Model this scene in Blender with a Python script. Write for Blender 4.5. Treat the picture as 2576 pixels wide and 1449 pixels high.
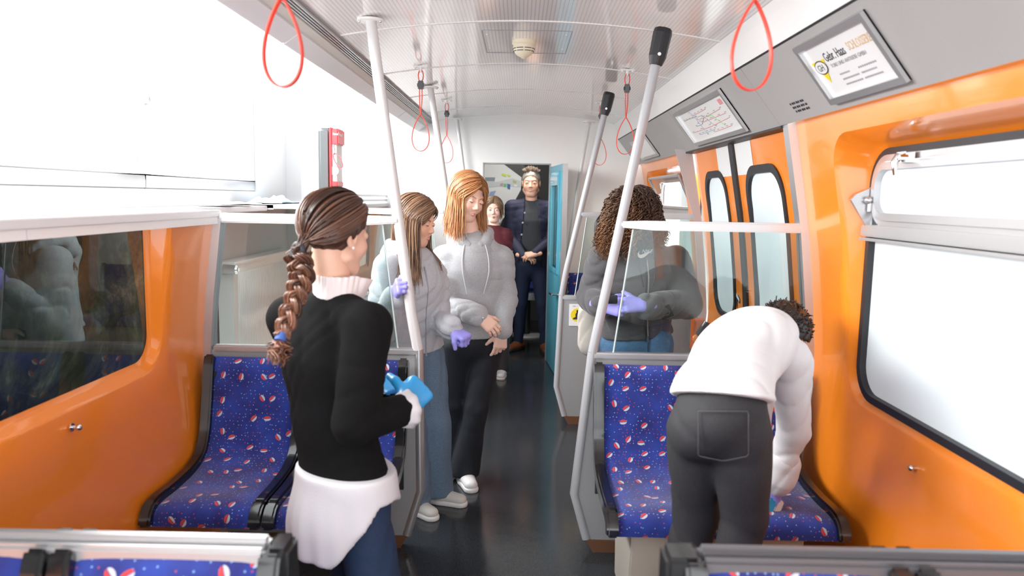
import bpy, bmesh, math, random
import numpy as np
from mathutils import Vector, Matrix
for o in list(bpy.data.objects): bpy.data.objects.remove(o)
random.seed(4); RNG=np.random.default_rng(7)
sc=bpy.context.scene; COL=sc.collection
# ------------------------------------------------ camera, world, light, exposure
F_PX=1900.0; CX,CY=1288.0,724.5; EYE=1.55; VPX,VPY=1308.0,497.0; ROLL=math.radians(1.1)
_y=Vector((VPX-CX,-(VPY-CY),-F_PX)).normalized()
_u=Vector((math.sin(ROLL),math.cos(ROLL),0)); _z=(_u-_y*_u.dot(_y)).normalized(); _x=_y.cross(_z)
RW=Matrix((_x,_y,_z))
camd=bpy.data.cameras.new('camera'); cam=bpy.data.objects.new('camera',camd); COL.objects.link(cam)
cam.matrix_world=Matrix.Translation((0,0,EYE))@RW.to_4x4()
camd.sensor_width=36; camd.lens=F_PX/2576*36; camd.clip_start=.05
camd.dof.use_dof=True; camd.dof.focus_distance=4.1; camd.dof.aperture_fstop=2.8
sc.camera=cam
def at(px,py,Y=None,X=None,Z=None):
    d=RW@Vector((px-CX,-(py-CY),-F_PX))
    t=Y/d.y if Y is not None else (X/d.x if X is not None else (Z-EYE)/d.z)
    return d*t+Vector((0,0,EYE))
w=bpy.data.worlds.new('sky'); sc.world=w; w.use_nodes=True
bg=w.node_tree.nodes['Background']; bg.inputs[0].default_value=(.93,.97,1,1); bg.inputs[1].default_value=2.05
def area(name,loc,rot,sx,sy,power,col=(1,1,1)):
    l=bpy.data.lights.new(name,'AREA'); l.shape='RECTANGLE'; l.size=sx; l.size_y=sy; l.energy=power; l.color=col
    o=bpy.data.objects.new(name,l); COL.objects.link(o); o.location=loc; o.rotation_euler=rot; return o
area('window_daylight',(-2.7,3.8,2.6),(0,math.radians(-68),0),1.6,7.5,300,(1,.99,.97))
sc.view_settings.view_transform='Standard'; sc.view_settings.look='None'; sc.view_settings.gamma=1
sc.view_settings.exposure=1.05; sc.view_settings.use_curve_mapping=False
# ------------------------------------------------ materials
def mat(name,col,rough=.5,metal=0,coat=0,bump=0,bscale=200,attr=False,var=0,spec=.5,emis=0,sheen=0,trans=0):
    m=bpy.data.materials.new(name); m.use_nodes=True; nt=m.node_tree; N=nt.nodes; b=N['Principled BSDF']
    b.inputs['Base Color'].default_value=(*col,1); b.inputs['Roughness'].default_value=rough; b.inputs['Metallic'].default_value=metal
    b.inputs['Coat Weight'].default_value=coat; b.inputs['Coat Roughness'].default_value=.06; b.inputs['Specular IOR Level'].default_value=spec
    b.inputs['Sheen Weight'].default_value=sheen; b.inputs['Transmission Weight'].default_value=trans
    if emis: b.inputs['Emission Color'].default_value=(*col,1); b.inputs['Emission Strength'].default_value=emis
    src=None
    if attr:
        a=N.new('ShaderNodeVertexColor'); a.layer_name='Col'; src=a.outputs[0]
    tc=N.new('ShaderNodeTexCoord')
    if var:
        n=N.new('ShaderNodeTexNoise'); n.inputs['Scale'].default_value=bscale*.5; n.inputs['Detail'].default_value=4
        nt.links.new(tc.outputs['Object'],n.inputs['Vector'])
        mr=N.new('ShaderNodeMapRange'); mr.inputs[1].default_value=.3; mr.inputs[2].default_value=.7; mr.inputs[3].default_value=1-var; mr.inputs[4].default_value=1+var
        nt.links.new(n.outputs[0],mr.inputs[0])
        mx=N.new('ShaderNodeMix'); mx.data_type='RGBA'; mx.blend_type='MULTIPLY'; mx.inputs[0].default_value=1
        if src: nt.links.new(src,mx.inputs[6])
        else: mx.inputs[6].default_value=(*col,1)
        nt.links.new(mr.outputs[0],mx.inputs[7]); src=mx.outputs[2]
    if src: nt.links.new(src,b.inputs['Base Color'])
    if bump:
        n=N.new('ShaderNodeTexNoise'); n.inputs['Scale'].default_value=bscale; n.inputs['Detail'].default_value=3
        nt.links.new(tc.outputs['Object'],n.inputs['Vector'])
        bp=N.new('ShaderNodeBump'); bp.inputs['Strength'].default_value=bump; bp.inputs['Distance'].default_value=.002
        nt.links.new(n.outputs[0],bp.inputs['Height']); nt.links.new(bp.outputs[0],b.inputs['Normal'])
    return m
M={}
M['orange']=mat('orange_enamel',(.98,.27,.018),.28,coat=.7,bump=.03,bscale=60)
M['white']=mat('white_paint',(.85,.84,.83),.35)
M['wallwhite']=mat('wall_plaster',(.90,.89,.88),.6)
M['roomwall']=mat('room_plaster',(.58,.58,.58),.7)
M['frame_white']=mat('frame_white',(.50,.50,.51),.4)
M['pole']=mat('painted_pole_light',(.68,.67,.67),.25,coat=.3)
M['polegrey']=mat('painted_pole_grey',(.40,.40,.42),.28,coat=.3)
M['alu']=mat('brushed_aluminium',(.56,.56,.57),.32,metal=.7)
M['chrome']=mat('polished_metal',(.7,.7,.7),.12,metal=1)
M['rubber']=mat('black_rubber',(.018,.018,.022),.45)
M['black']=mat('gloss_black_plastic',(.012,.012,.013),.14,coat=.5)
M['greypanel']=mat('grey_panel',(.40,.39,.385),.5,bump=.15,bscale=500,var=.03)
M['greymetal']=mat('grey_partition_panel',(.33,.335,.345),.4,bump=.1,bscale=500,var=.06)
M['beige']=mat('beige_pedestal',(.58,.54,.47),.5)
M['brown']=mat('brown_plinth',(.16,.07,.035),.4)
M['red']=mat('red_enamel',(.75,.02,.03),.3,coat=.3)
M['strap']=mat('red_orange_strap',(.78,.055,.025),.4)
M['cream']=mat('cream_plastic',(.80,.72,.55),.4)
M['teal']=mat('teal_enamel',(.11,.43,.56),.3,coat=.3)
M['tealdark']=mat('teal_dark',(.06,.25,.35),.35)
M['charcoal']=mat('charcoal_wall',(.05,.05,.055),.5)
M['print']=mat('white_print',(.86,.86,.86),.25,coat=.3)
M['ink']=mat('black_ink',(.03,.03,.035),.5)
M['greyink']=mat('grey_ink',(.35,.35,.37),.5)
M['tan']=mat('tan_ink',(.72,.5,.28),.5)
M['yellow']=mat('yellow_ink',(.9,.68,.02),.4)
M['pinkink']=mat('pale_red_ink',(.75,.3,.32),.5)
M['blueink']=mat('pale_blue_ink',(.35,.45,.6),.5)
M['greenink']=mat('green_ink',(.25,.6,.2),.5)
M['redink']=mat('red_ink',(.75,.05,.07),.4)
M['frost']=mat('daylit_frosted_pane',(.66,.73,.76),.28,coat=.12,emis=.13)
M['radiator']=mat('radiator_enamel',(.78,.77,.74),.35)
def floor_mat():
    m=mat('dark_vinyl_floor',(.028,.032,.037),.16,spec=.5); nt=m.node_tree; N=nt.nodes; b=N['Principled BSDF']
    tc=N.new('ShaderNodeTexCoord'); n=N.new('ShaderNodeTexNoise'); n.inputs['Scale'].default_value=260; n.inputs['Detail'].default_value=2
    nt.links.new(tc.outputs['Object'],n.inputs[0]); cr=N.new('ShaderNodeValToRGB')
    cr.color_ramp.elements[0].position=.4; cr.color_ramp.elements[0].color=(.022,.026,.031,1); cr.color_ramp.elements[1].position=.75; cr.color_ramp.elements[1].color=(.06,.065,.07,1)
    nt.links.new(n.outputs[0],cr.inputs[0]); nt.links.new(cr.outputs[0],b.inputs['Base Color'])
    n2=N.new('ShaderNodeTexNoise'); n2.inputs['Scale'].default_value=7; nt.links.new(tc.outputs['Object'],n2.inputs[0])
    bp=N.new('ShaderNodeBump'); bp.inputs['Strength'].default_value=.08; bp.inputs['Distance'].default_value=.01
    nt.links.new(n2.outputs[0],bp.inputs['Height']); nt.links.new(bp.outputs[0],b.inputs['Normal']); return m
M['floor']=floor_mat()
def ceil_mat():
    m=mat('ribbed_ceiling_laminate',(.8,.79,.78),.13,coat=.3); nt=m.node_tree; N=nt.nodes; b=N['Principled BSDF']
    tc=N.new('ShaderNodeTexCoord'); wv=N.new('ShaderNodeTexWave'); wv.wave_type='BANDS'; wv.bands_direction='X'; wv.inputs['Scale'].default_value=.314*62
    nt.links.new(tc.outputs['Object'],wv.inputs[0]); cr=N.new('ShaderNodeValToRGB')
    cr.color_ramp.elements[0].position=.05; cr.color_ramp.elements[0].color=(.68,.65,.64,1); cr.color_ramp.elements[1].position=.3; cr.color_ramp.elements[1].color=(.90,.89,.88,1)
    nt.links.new(wv.outputs[0],cr.inputs[0]); nt.links.new(cr.outputs[0],b.inputs['Base Color'])
    bp=N.new('ShaderNodeBump'); bp.inputs['Strength'].default_value=.12; bp.inputs['Distance'].default_value=.001
    nt.links.new(cr.outputs[0],bp.inputs['Height']); nt.links.new(bp.outputs[0],b.inputs['Normal']); return m
M['ceiling']=ceil_mat()
def glass_mat(name,tint,gloss):
    m=bpy.data.materials.new(name); m.use_nodes=True; nt=m.node_tree; N=nt.nodes; N.clear()
    o=N.new('ShaderNodeOutputMaterial'); t=N.new('ShaderNodeBsdfTransparent'); t.inputs[0].default_value=(*tint,1)
    g=N.new('ShaderNodeBsdfGlossy'); g.inputs['Roughness'].default_value=.01; fr=N.new('ShaderNodeFresnel'); fr.inputs[0].default_value=gloss
    mx=N.new('ShaderNodeMixShader'); nt.links.new(fr.outputs[0],mx.inputs[0]); nt.links.new(t.outputs[0],mx.inputs[1]); nt.links.new(g.outputs[0],mx.inputs[2]); nt.links.new(mx.outputs[0],o.inputs[0]); return m
M['glass']=glass_mat('clear_glass',(.88,.94,.93),1.5)
M['glassdark']=glass_mat('window_glass',(.8,.86,.84),1.75)
def fabric_mat():
    m=mat('blue_moquette',(.01,.02,.2),.85,sheen=.3); nt=m.node_tree; N=nt.nodes; L=nt.links; b=N['Principled BSDF']
    uv=N.new('ShaderNodeUVMap'); uv.uv_map='UVMap'
    def layer(scale,rx,ry,base,white,red,split=True,prob=1.):
        v=N.new('ShaderNodeTexVoronoi'); v.voronoi_dimensions='2D'; v.feature='F1'; v.inputs['Scale'].default_value=scale; v.inputs['Randomness'].default_value=.75
        L.new(uv.outputs[0],v.inputs['Vector'])
        sc_=N.new('ShaderNodeVectorMath'); sc_.operation='SCALE'; sc_.inputs['Scale'].default_value=1; L.new(uv.outputs[0],sc_.inputs[0])
        sub=N.new('ShaderNodeVectorMath'); sub.operation='SUBTRACT'; L.new(uv.outputs[0],sub.inputs[0]); L.new(v.outputs['Position'],sub.inputs[1])
        sep=N.new('ShaderNodeSeparateColor'); L.new(v.outputs['Color'],sep.inputs[0])
        rot=N.new('ShaderNodeVectorRotate'); rot.rotation_type='Z_AXIS'; L.new(sub.outputs[0],rot.inputs['Vector'])
        am=N.new('ShaderNodeMath'); am.operation='MULTIPLY'; am.inputs[1].default_value=2.4; L.new(sep.outputs[0],am.inputs[0]); L.new(am.outputs[0],rot.inputs['Angle'])
        sx=N.new('ShaderNodeSeparateXYZ'); L.new(rot.outputs[0],sx.inputs[0])
        def mth(op,a,bv):
            n=N.new('ShaderNodeMath'); n.operation=op
            for i,s in enumerate((a,bv)):
                if isinstance(s,(int,float)): n.inputs[i].default_value=s
                elif s is not None: L.new(s,n.inputs[i])
            return n.outputs[0]
        ex=mth('POWER',mth('ABSOLUTE',mth('DIVIDE',sx.outputs[0],rx),0),2); ey=mth('POWER',mth('ABSOLUTE',mth('DIVIDE',sx.outputs[1],ry),0),2)
        inside=mth('LESS_THAN',mth('ADD',ex,ey),1.0)
        inside=mth('MULTIPLY',inside,mth('LESS_THAN',sep.outputs[1],prob))
        if split: inside=mth('MULTIPLY',inside,mth('GREATER_THAN',mth('ABSOLUTE',sx.outputs[1],0),ry*.1))
        top=mth('GREATER_THAN',sx.outputs[1] if split else sep.outputs[2],0 if split else .45)
        c=N.new('ShaderNodeMix'); c.data_type='RGBA'; L.new(top,c.inputs[0]); c.inputs[6].default_value=red; c.inputs[7].default_value=white
        f=N.new('ShaderNodeMix'); f.data_type='RGBA'; L.new(inside,f.inputs[0]); L.new(base,f.inputs[6]); L.new(c.outputs[2],f.inputs[7]); return f.outputs[2]
    nz=N.new('ShaderNodeTexNoise'); nz.inputs['Scale'].default_value=9; nz.inputs['Detail'].default_value=5; L.new(uv.outputs[0],nz.inputs[0])
    cr=N.new('ShaderNodeValToRGB'); cr.color_ramp.elements[0].position=.35; cr.color_ramp.elements[0].color=(.006,.012,.15,1); cr.color_ramp.elements[1].position=.7; cr.color_ramp.elements[1].color=(.012,.045,.33,1)
    L.new(nz.outputs[0],cr.inputs[0])
    c=layer(62,.0020,.0020,cr.outputs[0],(.20,.36,.62,1),(.42,.05,.09,1),False,.6)
    c=layer(13.5,.0150,.0098,c,(.50,.54,.60,1),(.60,.045,.04,1),True,.85)
    L.new(c,b.inputs['Base Color'])
    n=N.new('ShaderNodeTexNoise'); n.inputs['Scale'].default_value=700; L.new(uv.outputs[0],n.inputs[0]); bp=N.new('ShaderNodeBump'); bp.inputs['Strength'].default_value=.3; bp.inputs['Distance'].default_value=.002
    L.new(n.outputs[0],bp.inputs['Height']); L.new(bp.outputs[0],b.inputs['Normal']); return m
M['fabric']=fabric_mat()
def stone_mat():
    m=mat('mottled_tunnel_rock',(.05,.07,.06),.7); nt=m.node_tree; N=nt.nodes; L=nt.links; b=N['Principled BSDF']
    tc=N.new('ShaderNodeTexCoord'); n=N.new('ShaderNodeTexNoise'); n.inputs['Scale'].default_value=2.2; n.inputs['Detail'].default_value=9; n.inputs['Roughness'].default_value=.7; n.inputs['Distortion'].default_value=.6
    L.new(tc.outputs['Object'],n.inputs[0]); cr=N.new('ShaderNodeValToRGB'); e=cr.color_ramp.elements
    e[0].position=.36; e[0].color=(.02,.035,.035,1); e[1].position=.68; e[1].color=(.55,.68,.50,1); k=e.new(.5); k.color=(.07,.11,.09,1); k=e.new(.58); k.color=(.18,.26,.19,1)
    L.new(n.outputs[0],cr.inputs[0]); L.new(cr.outputs[0],b.inputs['Base Color']); return m
M['stone']=stone_mat()
# ------------------------------------------------ mesh helpers
def tag(o,label=None,cat=None,group=None,kind=None):
    if label: o['label']=label
    if cat: o['category']=cat
    if group: o['group']=group
    if kind: o['kind']=kind
    return o
def empty(name,loc,label=None,cat=None,group=None,kind=None):
    o=bpy.data.objects.new(name,None); COL.objects.link(o); o.location=loc; o.empty_display_size=.1; return tag(o,label,cat,group,kind)
def link(name,me,m,parent=None,smooth=True,kind=None):
    if m is not None: me.materials.append(m)
    if smooth: me.polygons.foreach_set('use_smooth',[True]*len(me.polygons))
    o=bpy.data.objects.new(name,me); COL.objects.link(o)
    if parent:
        o.parent=parent
        pm=Matrix.Identity(4); q=parent
        while q: pm=Matrix.Translation(q.location)@pm; q=q.parent
        o.matrix_parent_inverse=Matrix.Identity(4); o.location=-pm.translation
    if kind: o['kind']=kind
    return o
def mesh(name,v,f,m,parent=None,smooth=True,col=None,kind=None,angle=None):
    me=bpy.data.meshes.new(name)
    me.from_pydata([tuple(map(float,p)) for p in v] if not isinstance(v,np.ndarray) else v.tolist(),[],f if isinstance(f,list) else f.tolist())
    if col is not None:
        a=me.color_attributes.new('Col','FLOAT_COLOR','POINT'); c=np.ones((len(me.vertices),4)); c[:,:3]=col; a.data.foreach_set('color',c.ravel())
    me.update()
    o=link(name,me,m,parent,smooth,kind)
    if angle: me.set_sharp_from_angle(angle=math.radians(angle))
    return o
class B:
    """collects shapes into one mesh"""
    def __init__(s): s.v=[]; s.f=[]
    def add(s,v,f):
        k=len(s.v); s.v+= [Vector(p) for p in v]; s.f+=[tuple(i+k for i in q) for q in f]; return s
    def box(s,a,b):
        x0,y0,z0=a; x1,y1,z1=b
        v=[(x0,y0,z0),(x1,y0,z0),(x1,y1,z0),(x0,y1,z0),(x0,y0,z1),(x1,y0,z1),(x1,y1,z1),(x0,y1,z1)]
        return s.add(v,[(0,3,2,1),(4,5,6,7),(0,1,5,4),(1,2,6,5),(2,3,7,6),(3,0,4,7)])
    def tube(s,pts,r,n=12,cap=True,flat=None):
        """flat=(vector,scale): squashes the section along vector"""
        pts=[Vector(p) for p in pts]; rr=r if isinstance(r,(list,tuple)) else [r]*len(pts); V=[];Fc=[]
        ref=None
        for i,p in enumerate(pts):
            t=(pts[min(i+1,len(pts)-1)]-pts[max(i-1,0)]).normalized()
            if ref is None:
                ref=Vector((0,1,0)) if abs(t.y)<.9 else Vector((1,0,0))
            a=(ref-t*ref.dot(t)).normalized(); bb=t.cross(a); ref=a
            for k in range(n):
                th=2*math.pi*k/n; d=a*math.cos(th)*rr[i]+bb*math.sin(th)*rr[i]
                if flat: d=d-flat[0]*d.dot(flat[0])*(1-flat[1])
                V.append(p+d)
        for i in range(len(pts)-1):
            for k in range(n): Fc.append((i*n+k,i*n+(k+1)%n,(i+1)*n+(k+1)%n,(i+1)*n+k))
        if cap: Fc.append(tuple(range(n-1,-1,-1))); Fc.append(tuple((len(pts)-1)*n+k for k in range(n)))
        return s.add(V,Fc)
    def ribbon(s,pts,wv,w,t,closed=False):
        """flat strap: width along wv, thickness t"""
        pts=[Vector(p) for p in pts]; wv=Vector(wv).normalized(); V=[];Fc=[];n=len(pts)
        for i,p in enumerate(pts):
            q=pts[(i+1)%n] if closed else pts[min(i+1,n-1)]; r=pts[i-1] if (closed or i) else pts[0]
            tg=(q-r).normalized(); nn=tg.cross(wv).normalized()
            for a,b_ in ((-1,-1),(1,-1),(1,1),(-1,1)): V.append(p+wv*a*w/2+nn*b_*t/2)
        for i in range(n if closed else n-1):
            j=(i+1)%n
            for k in range(4): Fc.append((i*4+k,i*4+(k+1)%4,j*4+(k+1)%4,j*4+k))
        if not closed: Fc+= [(3,2,1,0),tuple((n-1)*4+k for k in range(4))]
        return s.add(V,Fc)
    def prism(s,poly,ax,a,b):
        """poly in the two other axes, extruded along ax from a to b"""
        n=len(poly); V=[]
        for e in (a,b):
            for p in poly:
                c=[p[0],p[1]]; c.insert('xyz'.index(ax),e); V.append(c)
        Fc=[tuple(range(n)),tuple(range(2*n-1,n-1,-1))]+[(i,i+n,(i+1)%n+n,(i+1)%n) for i in range(n)]
        return s.add(V,Fc)
    def disc(s,c,nrm,r,t,n=24,ry=None):
        c=Vector(c); nrm=Vector(nrm).normalized(); a=nrm.orthogonal().normalized()
        if abs(nrm.z)<.99: a=Vector((0,0,1))-nrm*nrm.z; a.normalize()
        b_=nrm.cross(a); V=[c+nrm*e+(a*math.cos(2*math.pi*k/n)*(ry or r)+b_*math.sin(2*math.pi*k/n)*r) for e in (0,t) for k in range(n)]
        return s.add(V,[tuple(range(n-1,-1,-1)),tuple(range(n,2*n))]+[(i,(i+1)%n,(i+1)%n+n,i+n) for i in range(n)])
    def ball(s,c,r,n=12,sc=(1,1,1)):
        c=Vector(c); V=[];Fc=[]
        for i in range(n+1):
            ph=math.pi*i/n
            for k in range(2*n):
                th=math.pi*k/n; V.append(c+Vector((math.sin(ph)*math.cos(th)*sc[0],math.sin(ph)*math.sin(th)*sc[1],math.cos(ph)*sc[2]))*r)
        for i in range(n):
            for k in range(2*n): Fc.append((i*2*n+k,(i+1)*2*n+k,(i+1)*2*n+(k+1)%(2*n),i*2*n+(k+1)%(2*n)))
        return s.add(V,Fc)
    def lathe(s,c,prof,n=24):
        c=Vector(c); V=[c+Vector((r*math.cos(2*math.pi*k/n),r*math.sin(2*math.pi*k/n),z)) for r,z in prof for k in range(n)]; Fc=[]
        for i in range(len(prof)-1):
            for k in range(n): Fc.append((i*n+k,i*n+(k+1)%n,(i+1)*n+(k+1)%n,(i+1)*n+k))
        return s.add(V,Fc)
    def make(s,name,m,parent=None,bev=0,smooth=True,kind=None,seg=2):
        me=bpy.data.meshes.new(name); me.from_pydata([tuple(p) for p in s.v],[],s.f)
        bm=bmesh.new(); bm.from_mesh(me); bmesh.ops.remove_doubles(bm,verts=bm.verts,dist=1e-5); bmesh.ops.recalc_face_normals(bm,faces=bm.faces)
        if bev:
            es=[e for e in bm.edges if len(e.link_faces)==2 and e.calc_face_angle(0)>.5]
            bmesh.ops.bevel(bm,geom=es,offset=bev,segments=seg,affect='EDGES',clamp_overlap=True)
        bm.to_mesh(me); bm.free(); o=link(name,me,m,parent,smooth,kind)
        if smooth: me.set_sharp_from_angle(angle=math.radians(38))
        return o
def text(body,size,org,xd,yd,m,parent,name='lettering',align='LEFT',squeeze=1,shear=0):
    c=bpy.data.curves.new('t','FONT'); c.body=body; c.size=size; c.align_x=align; c.extrude=.0003; c.shear=shear; c.resolution_u=2
    t=bpy.data.objects.new('t',c); COL.objects.link(t); me=bpy.data.meshes.new_from_object(t.evaluated_get(bpy.context.evaluated_depsgraph_get()))
    bpy.data.objects.remove(t); bpy.data.curves.remove(c)
    xd=Vector(xd).normalized(); yd=Vector(yd).normalized(); zd=xd.cross(yd); Mx=Matrix((xd*squeeze,yd,zd)).transposed().to_4x4(); Mx.translation=Vector(org)
    me.transform(Mx); me.name=name; return link(name,me,m,parent,False)
def polyplate(pts,org,xd,yd,m,parent,name,t=.0004):
    xd=Vector(xd).normalized(); yd=Vector(yd).normalized(); zd=xd.cross(yd); org=Vector(org); n=len(pts)
    v=[org+xd*a+yd*b_+zd*e for e in (0,t) for a,b_ in pts]
    return B().add(v,[tuple(range(n-1,-1,-1)),tuple(range(n,2*n))]+[(i,(i+1)%n,(i+1)%n+n,i+n) for i in range(n)]).make(name,m,parent,smooth=False)
# ------------------------------------------------ structure : carriage shell
XC=-.04
HWZ=[(0,1.25),(.4,1.28),(.8,1.315),(1.1,1.29),(1.43,1.25),(1.9,1.162),(2.1,1.10)]
def hw(z): return float(np.interp(z,[a for a,_ in HWZ],[b for _,b in HWZ]))
def wx(z,s): return XC+s*hw(z)
Y_END=7.15
fl=B().box((-1.32,-.6,-.04),(1.26,9.6,0)).make('floor',M['floor'],kind='structure',smooth=False)
B().box((-6,-3,-.5),(-1.30,9.6,-.44)).make('floor_room',mat('room_floor',(.45,.43,.4),.5),kind='structure',smooth=False)
# ceiling
ceil=empty('ceiling',(0,0,2.3),kind='structure')
def cz(x): u=(x-.03)/.84; return 2.315-.075*u*u
ribsY=[-.55,.35,1.37,2.39,3.41,4.46,5.49,6.49,Y_END]
for a,b in zip(ribsY[:-1],ribsY[1:]):
    xs=np.linspace(-.80,.86,25); v=[];f=[]
    for x in xs: v+=[(x,a+.004,cz(x)),(x,b-.004,cz(x)),(x,a+.004,cz(x)+.02),(x,b-.004,cz(x)+.02)]
    for i in range(24):
        k=4*i; f+=[(k,k+1,k+5,k+4),(k+2,k+6,k+7,k+3),(k,k+4,k+6,k+2),(k+1,k+3,k+7,k+5)]
    f+=[(0,2,3,1),(96,97,99,98)]; mesh('ceiling_panel',v,f,M['ceiling'],ceil,angle=30)
for y in ribsY[1:-1]:
    B().ribbon([(x,y,cz(x)-.001) for x in np.linspace(-.86,.87,31)],(0,1,0),.016,.004).make('seam_strip',M['white'],ceil)
# left rail grooves, beam and boxed tarpaulin
B().prism([(-.80,2.245),(-.80,2.235),(-.86,2.225),(-.86,2.27),(-.8,2.27)],'y',-.6,Y_END).make('trim_1',M['greypanel'],kind='structure',smooth=False)
for k in range(4): B().box((-.812-.012*k,-.6,2.222-.002*k),(-.8075-.012*k,Y_END,2.232-.002*k)).make('trim_%d'%(2+k),M['alu'],kind='structure',smooth=False)
B().prism([(-.86,2.27),(-.86,2.215),(-.885,2.195),(-.95,2.185),(-.97,2.27)],'y',-.6,Y_END).make('trim_6',mat('beam_cream',(.7,.68,.64),.5),kind='structure',smooth=False)
seg=[(-.6,1.9),(1.905,3.1),(3.105,4.6),(4.605,5.9),(5.905,Y_END)]
box=empty('ceiling_edge',(-.95,3,2.16),kind='structure')
mw=mat('white_boxed_sheet',(.74,.72,.74),.35,bump=.5,bscale=9)
for a,b in seg:
    B().prism([(-.95,2.30),(-.885,2.19),(-.955,2.142),(-1.07,2.19),(-1.12,2.30)],'y',a,b).make('cover_segment',mw,box,bev=.004)
# end wall with doorway
DX0,DX1,DZ=-.345,.275,1.862
ew=B()
ew.box((-1.9,Y_END,0),(DX0,Y_END+.06,2.5)); ew.box((DX1,Y_END,0),(1.3,Y_END+.06,2.5)); ew.box((DX0,Y_END,DZ),(DX1,Y_END+.06,2.5))
ew.make('wall_far',M['wallwhite'],kind='structure',smooth=False)
# door jamb trims and the dark lobby behind
B().box((DX0-.008,Y_END-.004,0),(DX0+.004,Y_END+.07,DZ+.008)).box((DX1-.004,Y_END-.004,0),(DX1+.008,Y_END+.07,DZ+.008)).box((DX0,Y_END-.004,DZ-.004),(DX1,Y_END+.07,DZ+.008)).make('trim_7',M['greypanel'],kind='structure',smooth=False)
lob=B(); lob.box((-1.1,9.5,0),(1.3,9.55,2.5)); lob.box((-1.15,Y_END+.06,0),(-1.1,9.55,2.5)); lob.box((1.25,Y_END+.06,0),(1.3,9.55,2.5)); lob.make('wall_lobby',M['charcoal'],kind='structure',smooth=False)
B().box((-1.1,Y_END+.06,2.42),(1.25,9.5,2.46)).make('ceiling_lobby',M['charcoal'],kind='structure',smooth=False)
# right side: white cove and grey overhead panel
GP=[(.86,2.238),(.885,2.215),(.885,2.135),(.905,2.10)]
B().prism([(.86,2.238),(.868,2.20),(.905,2.104),(.99,2.14),(.98,2.33),(.86,2.33)],'y',-.6,Y_END).make('trim_8',M['white'],kind='structure',smooth=False)
gp=empty('wall_overhead_panel',(1,3,2),kind='structure')
PA,PB=Vector((.905,0,2.098)),Vector((1.085,0,1.868))
GV=(PA-PB).normalized(); GN=Vector((-GV.z,0,GV.x)) ; GN=-GN if GN.z>0 else GN
def gpt(t,y,off=0): p=PB+(PA-PB)*t+GN*off; return Vector((p.x,y,p.z))
for a,b in ((-.6,3.23),(3.234,4.78),(4.784,Y_END)):
    v=[gpt(0,a),gpt(1,a),gpt(1,b),gpt(0,b)]; v+=[p-GN*.02 for p in v]
    B().add(v,[(0,1,2,3),(7,6,5,4),(0,4,5,1),(1,5,6,2),(2,6,7,3),(3,7,4,0)]).make('overhead_panel',M['greypanel'],gp,smooth=False)
B().add([gpt(1.005,-.6,.001),gpt(1.03,-.6,.001),gpt(1.03,Y_END,.001),gpt(1.005,Y_END,.001)],[(0,1,2,3)]).make('shadow_gap',M['rubber'],gp,smooth=False)
# speaker grille: dark perforations near the camera
gb=B()
for i in range(7):
    for j in range(10): p=gpt(.62+.03*i,1.42+.021*j,.0008); gb.box((p.x-.004,p.y-.006,p.z-.003),(p.x+.004,p.y+.006,p.z+.001))
gb.make('speaker_holes',M['rubber'],gp,smooth=False,kind='stuff')
# ---- rounded-rectangle rings
def rr(a,b,c,d,r,ns=10,nc=9):
    P=[]
    cs=[((b-r,d-r),0),((a+r,d-r),90),((a+r,c+r),180),((b-r,c+r),270)]
    for i,((cx,cy),a0) in enumerate(cs):
        for k in range(nc): t=math.radians(a0+90*k/(nc-1)); P.append((cx+r*math.cos(t),cy+r*math.sin(t)))
        nx=cs[(i+1)%4]; t=math.radians(nx[1]); e=(nx[0][0]+r*math.cos(t),nx[0][1]+r*math.sin(t)); s=P[-1]
        for k in range(1,ns): P.append((s[0]+(e[0]-s[0])*k/ns,s[1]+(e[1]-s[1])*k/ns))
    return P
def loft(rings,name,m,parent=None,kind=None,cut=None,sharp=50,cap=False):
    n=len(rings[0]); v=[p for r in rings for p in r]; f=[]
    for i in range(len(rings)-1):
        for k in range(n): f.append((i*n+k,i*n+(k+1)%n,(i+1)*n+(k+1)%n,(i+1)*n+k))
    if cap: f.append(tuple((len(rings)-1)*n+k for k in range(n)))
    me=bpy.data.meshes.new(name); me.from_pydata([tuple(p) for p in v],[],f); bm=bmesh.new(); bm.from_mesh(me); bmesh.ops.recalc_face_normals(bm,faces=bm.faces)
    if cut is not None: bmesh.ops.bisect_plane(bm,geom=bm.verts[:]+bm.edges[:]+bm.faces[:],plane_co=(0,0,cut),plane_no=(0,0,1),clear_outer=True)
    bm.to_mesh(me); bm.free(); o=link(name,me,m,parent,True,kind); me.set_sharp_from_angle(angle=math.radians(sharp)); return o
PANE=1.335
def bay(s,y0,y1,hole,z1,name,cut=None,flip=False):
    """side-wall section with a deep window recess"""
    ya,yb,za,zb,r=hole; rings=[]
    o=rr(y0,y1,0,z1,.004); h=rr(ya,yb,za,zb,r)
    for t in (0,.3,.6,.85,1): rings.append([(wx(p[1]*(1-t)+q[1]*t,s),p[0]*(1-t)+q[0]*t,p[1]*(1-t)+q[1]*t) for p,q in zip(o,h)])
    for ins,e in ((.006,.10),(.014,.25),(.03,.75),(.042,.93),(.052,1.)):
        k=rr(ya+ins,yb-ins,za+ins,zb-ins*1.2,r-ins*.6)
        rings.append([(wx(q[1],s)+s*e*max(PANE-hw(q[1]),.012),q[0],q[1]) for q in k])
    return loft(rings,name,M['orange'],None,'structure',cut)
HOLE_R=(.42,2.85,.80,1.80,.13)
bay(1,-.6,3.18,HOLE_R,1.885,'wall_right')
bay(-1,-.6,3.18,(.42,2.80,.88,1.80,.13),1.885,'wall_left',cut=1.435)
bay(1,5.13,Y_END,(5.42,6.98,.80,1.80,.13),1.885,'wall_right_rear')
bay(-1,5.13,Y_END,(5.42,6.9,.88,1.80,.13),1.885,'wall_left_rear',cut=1.435)
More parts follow.
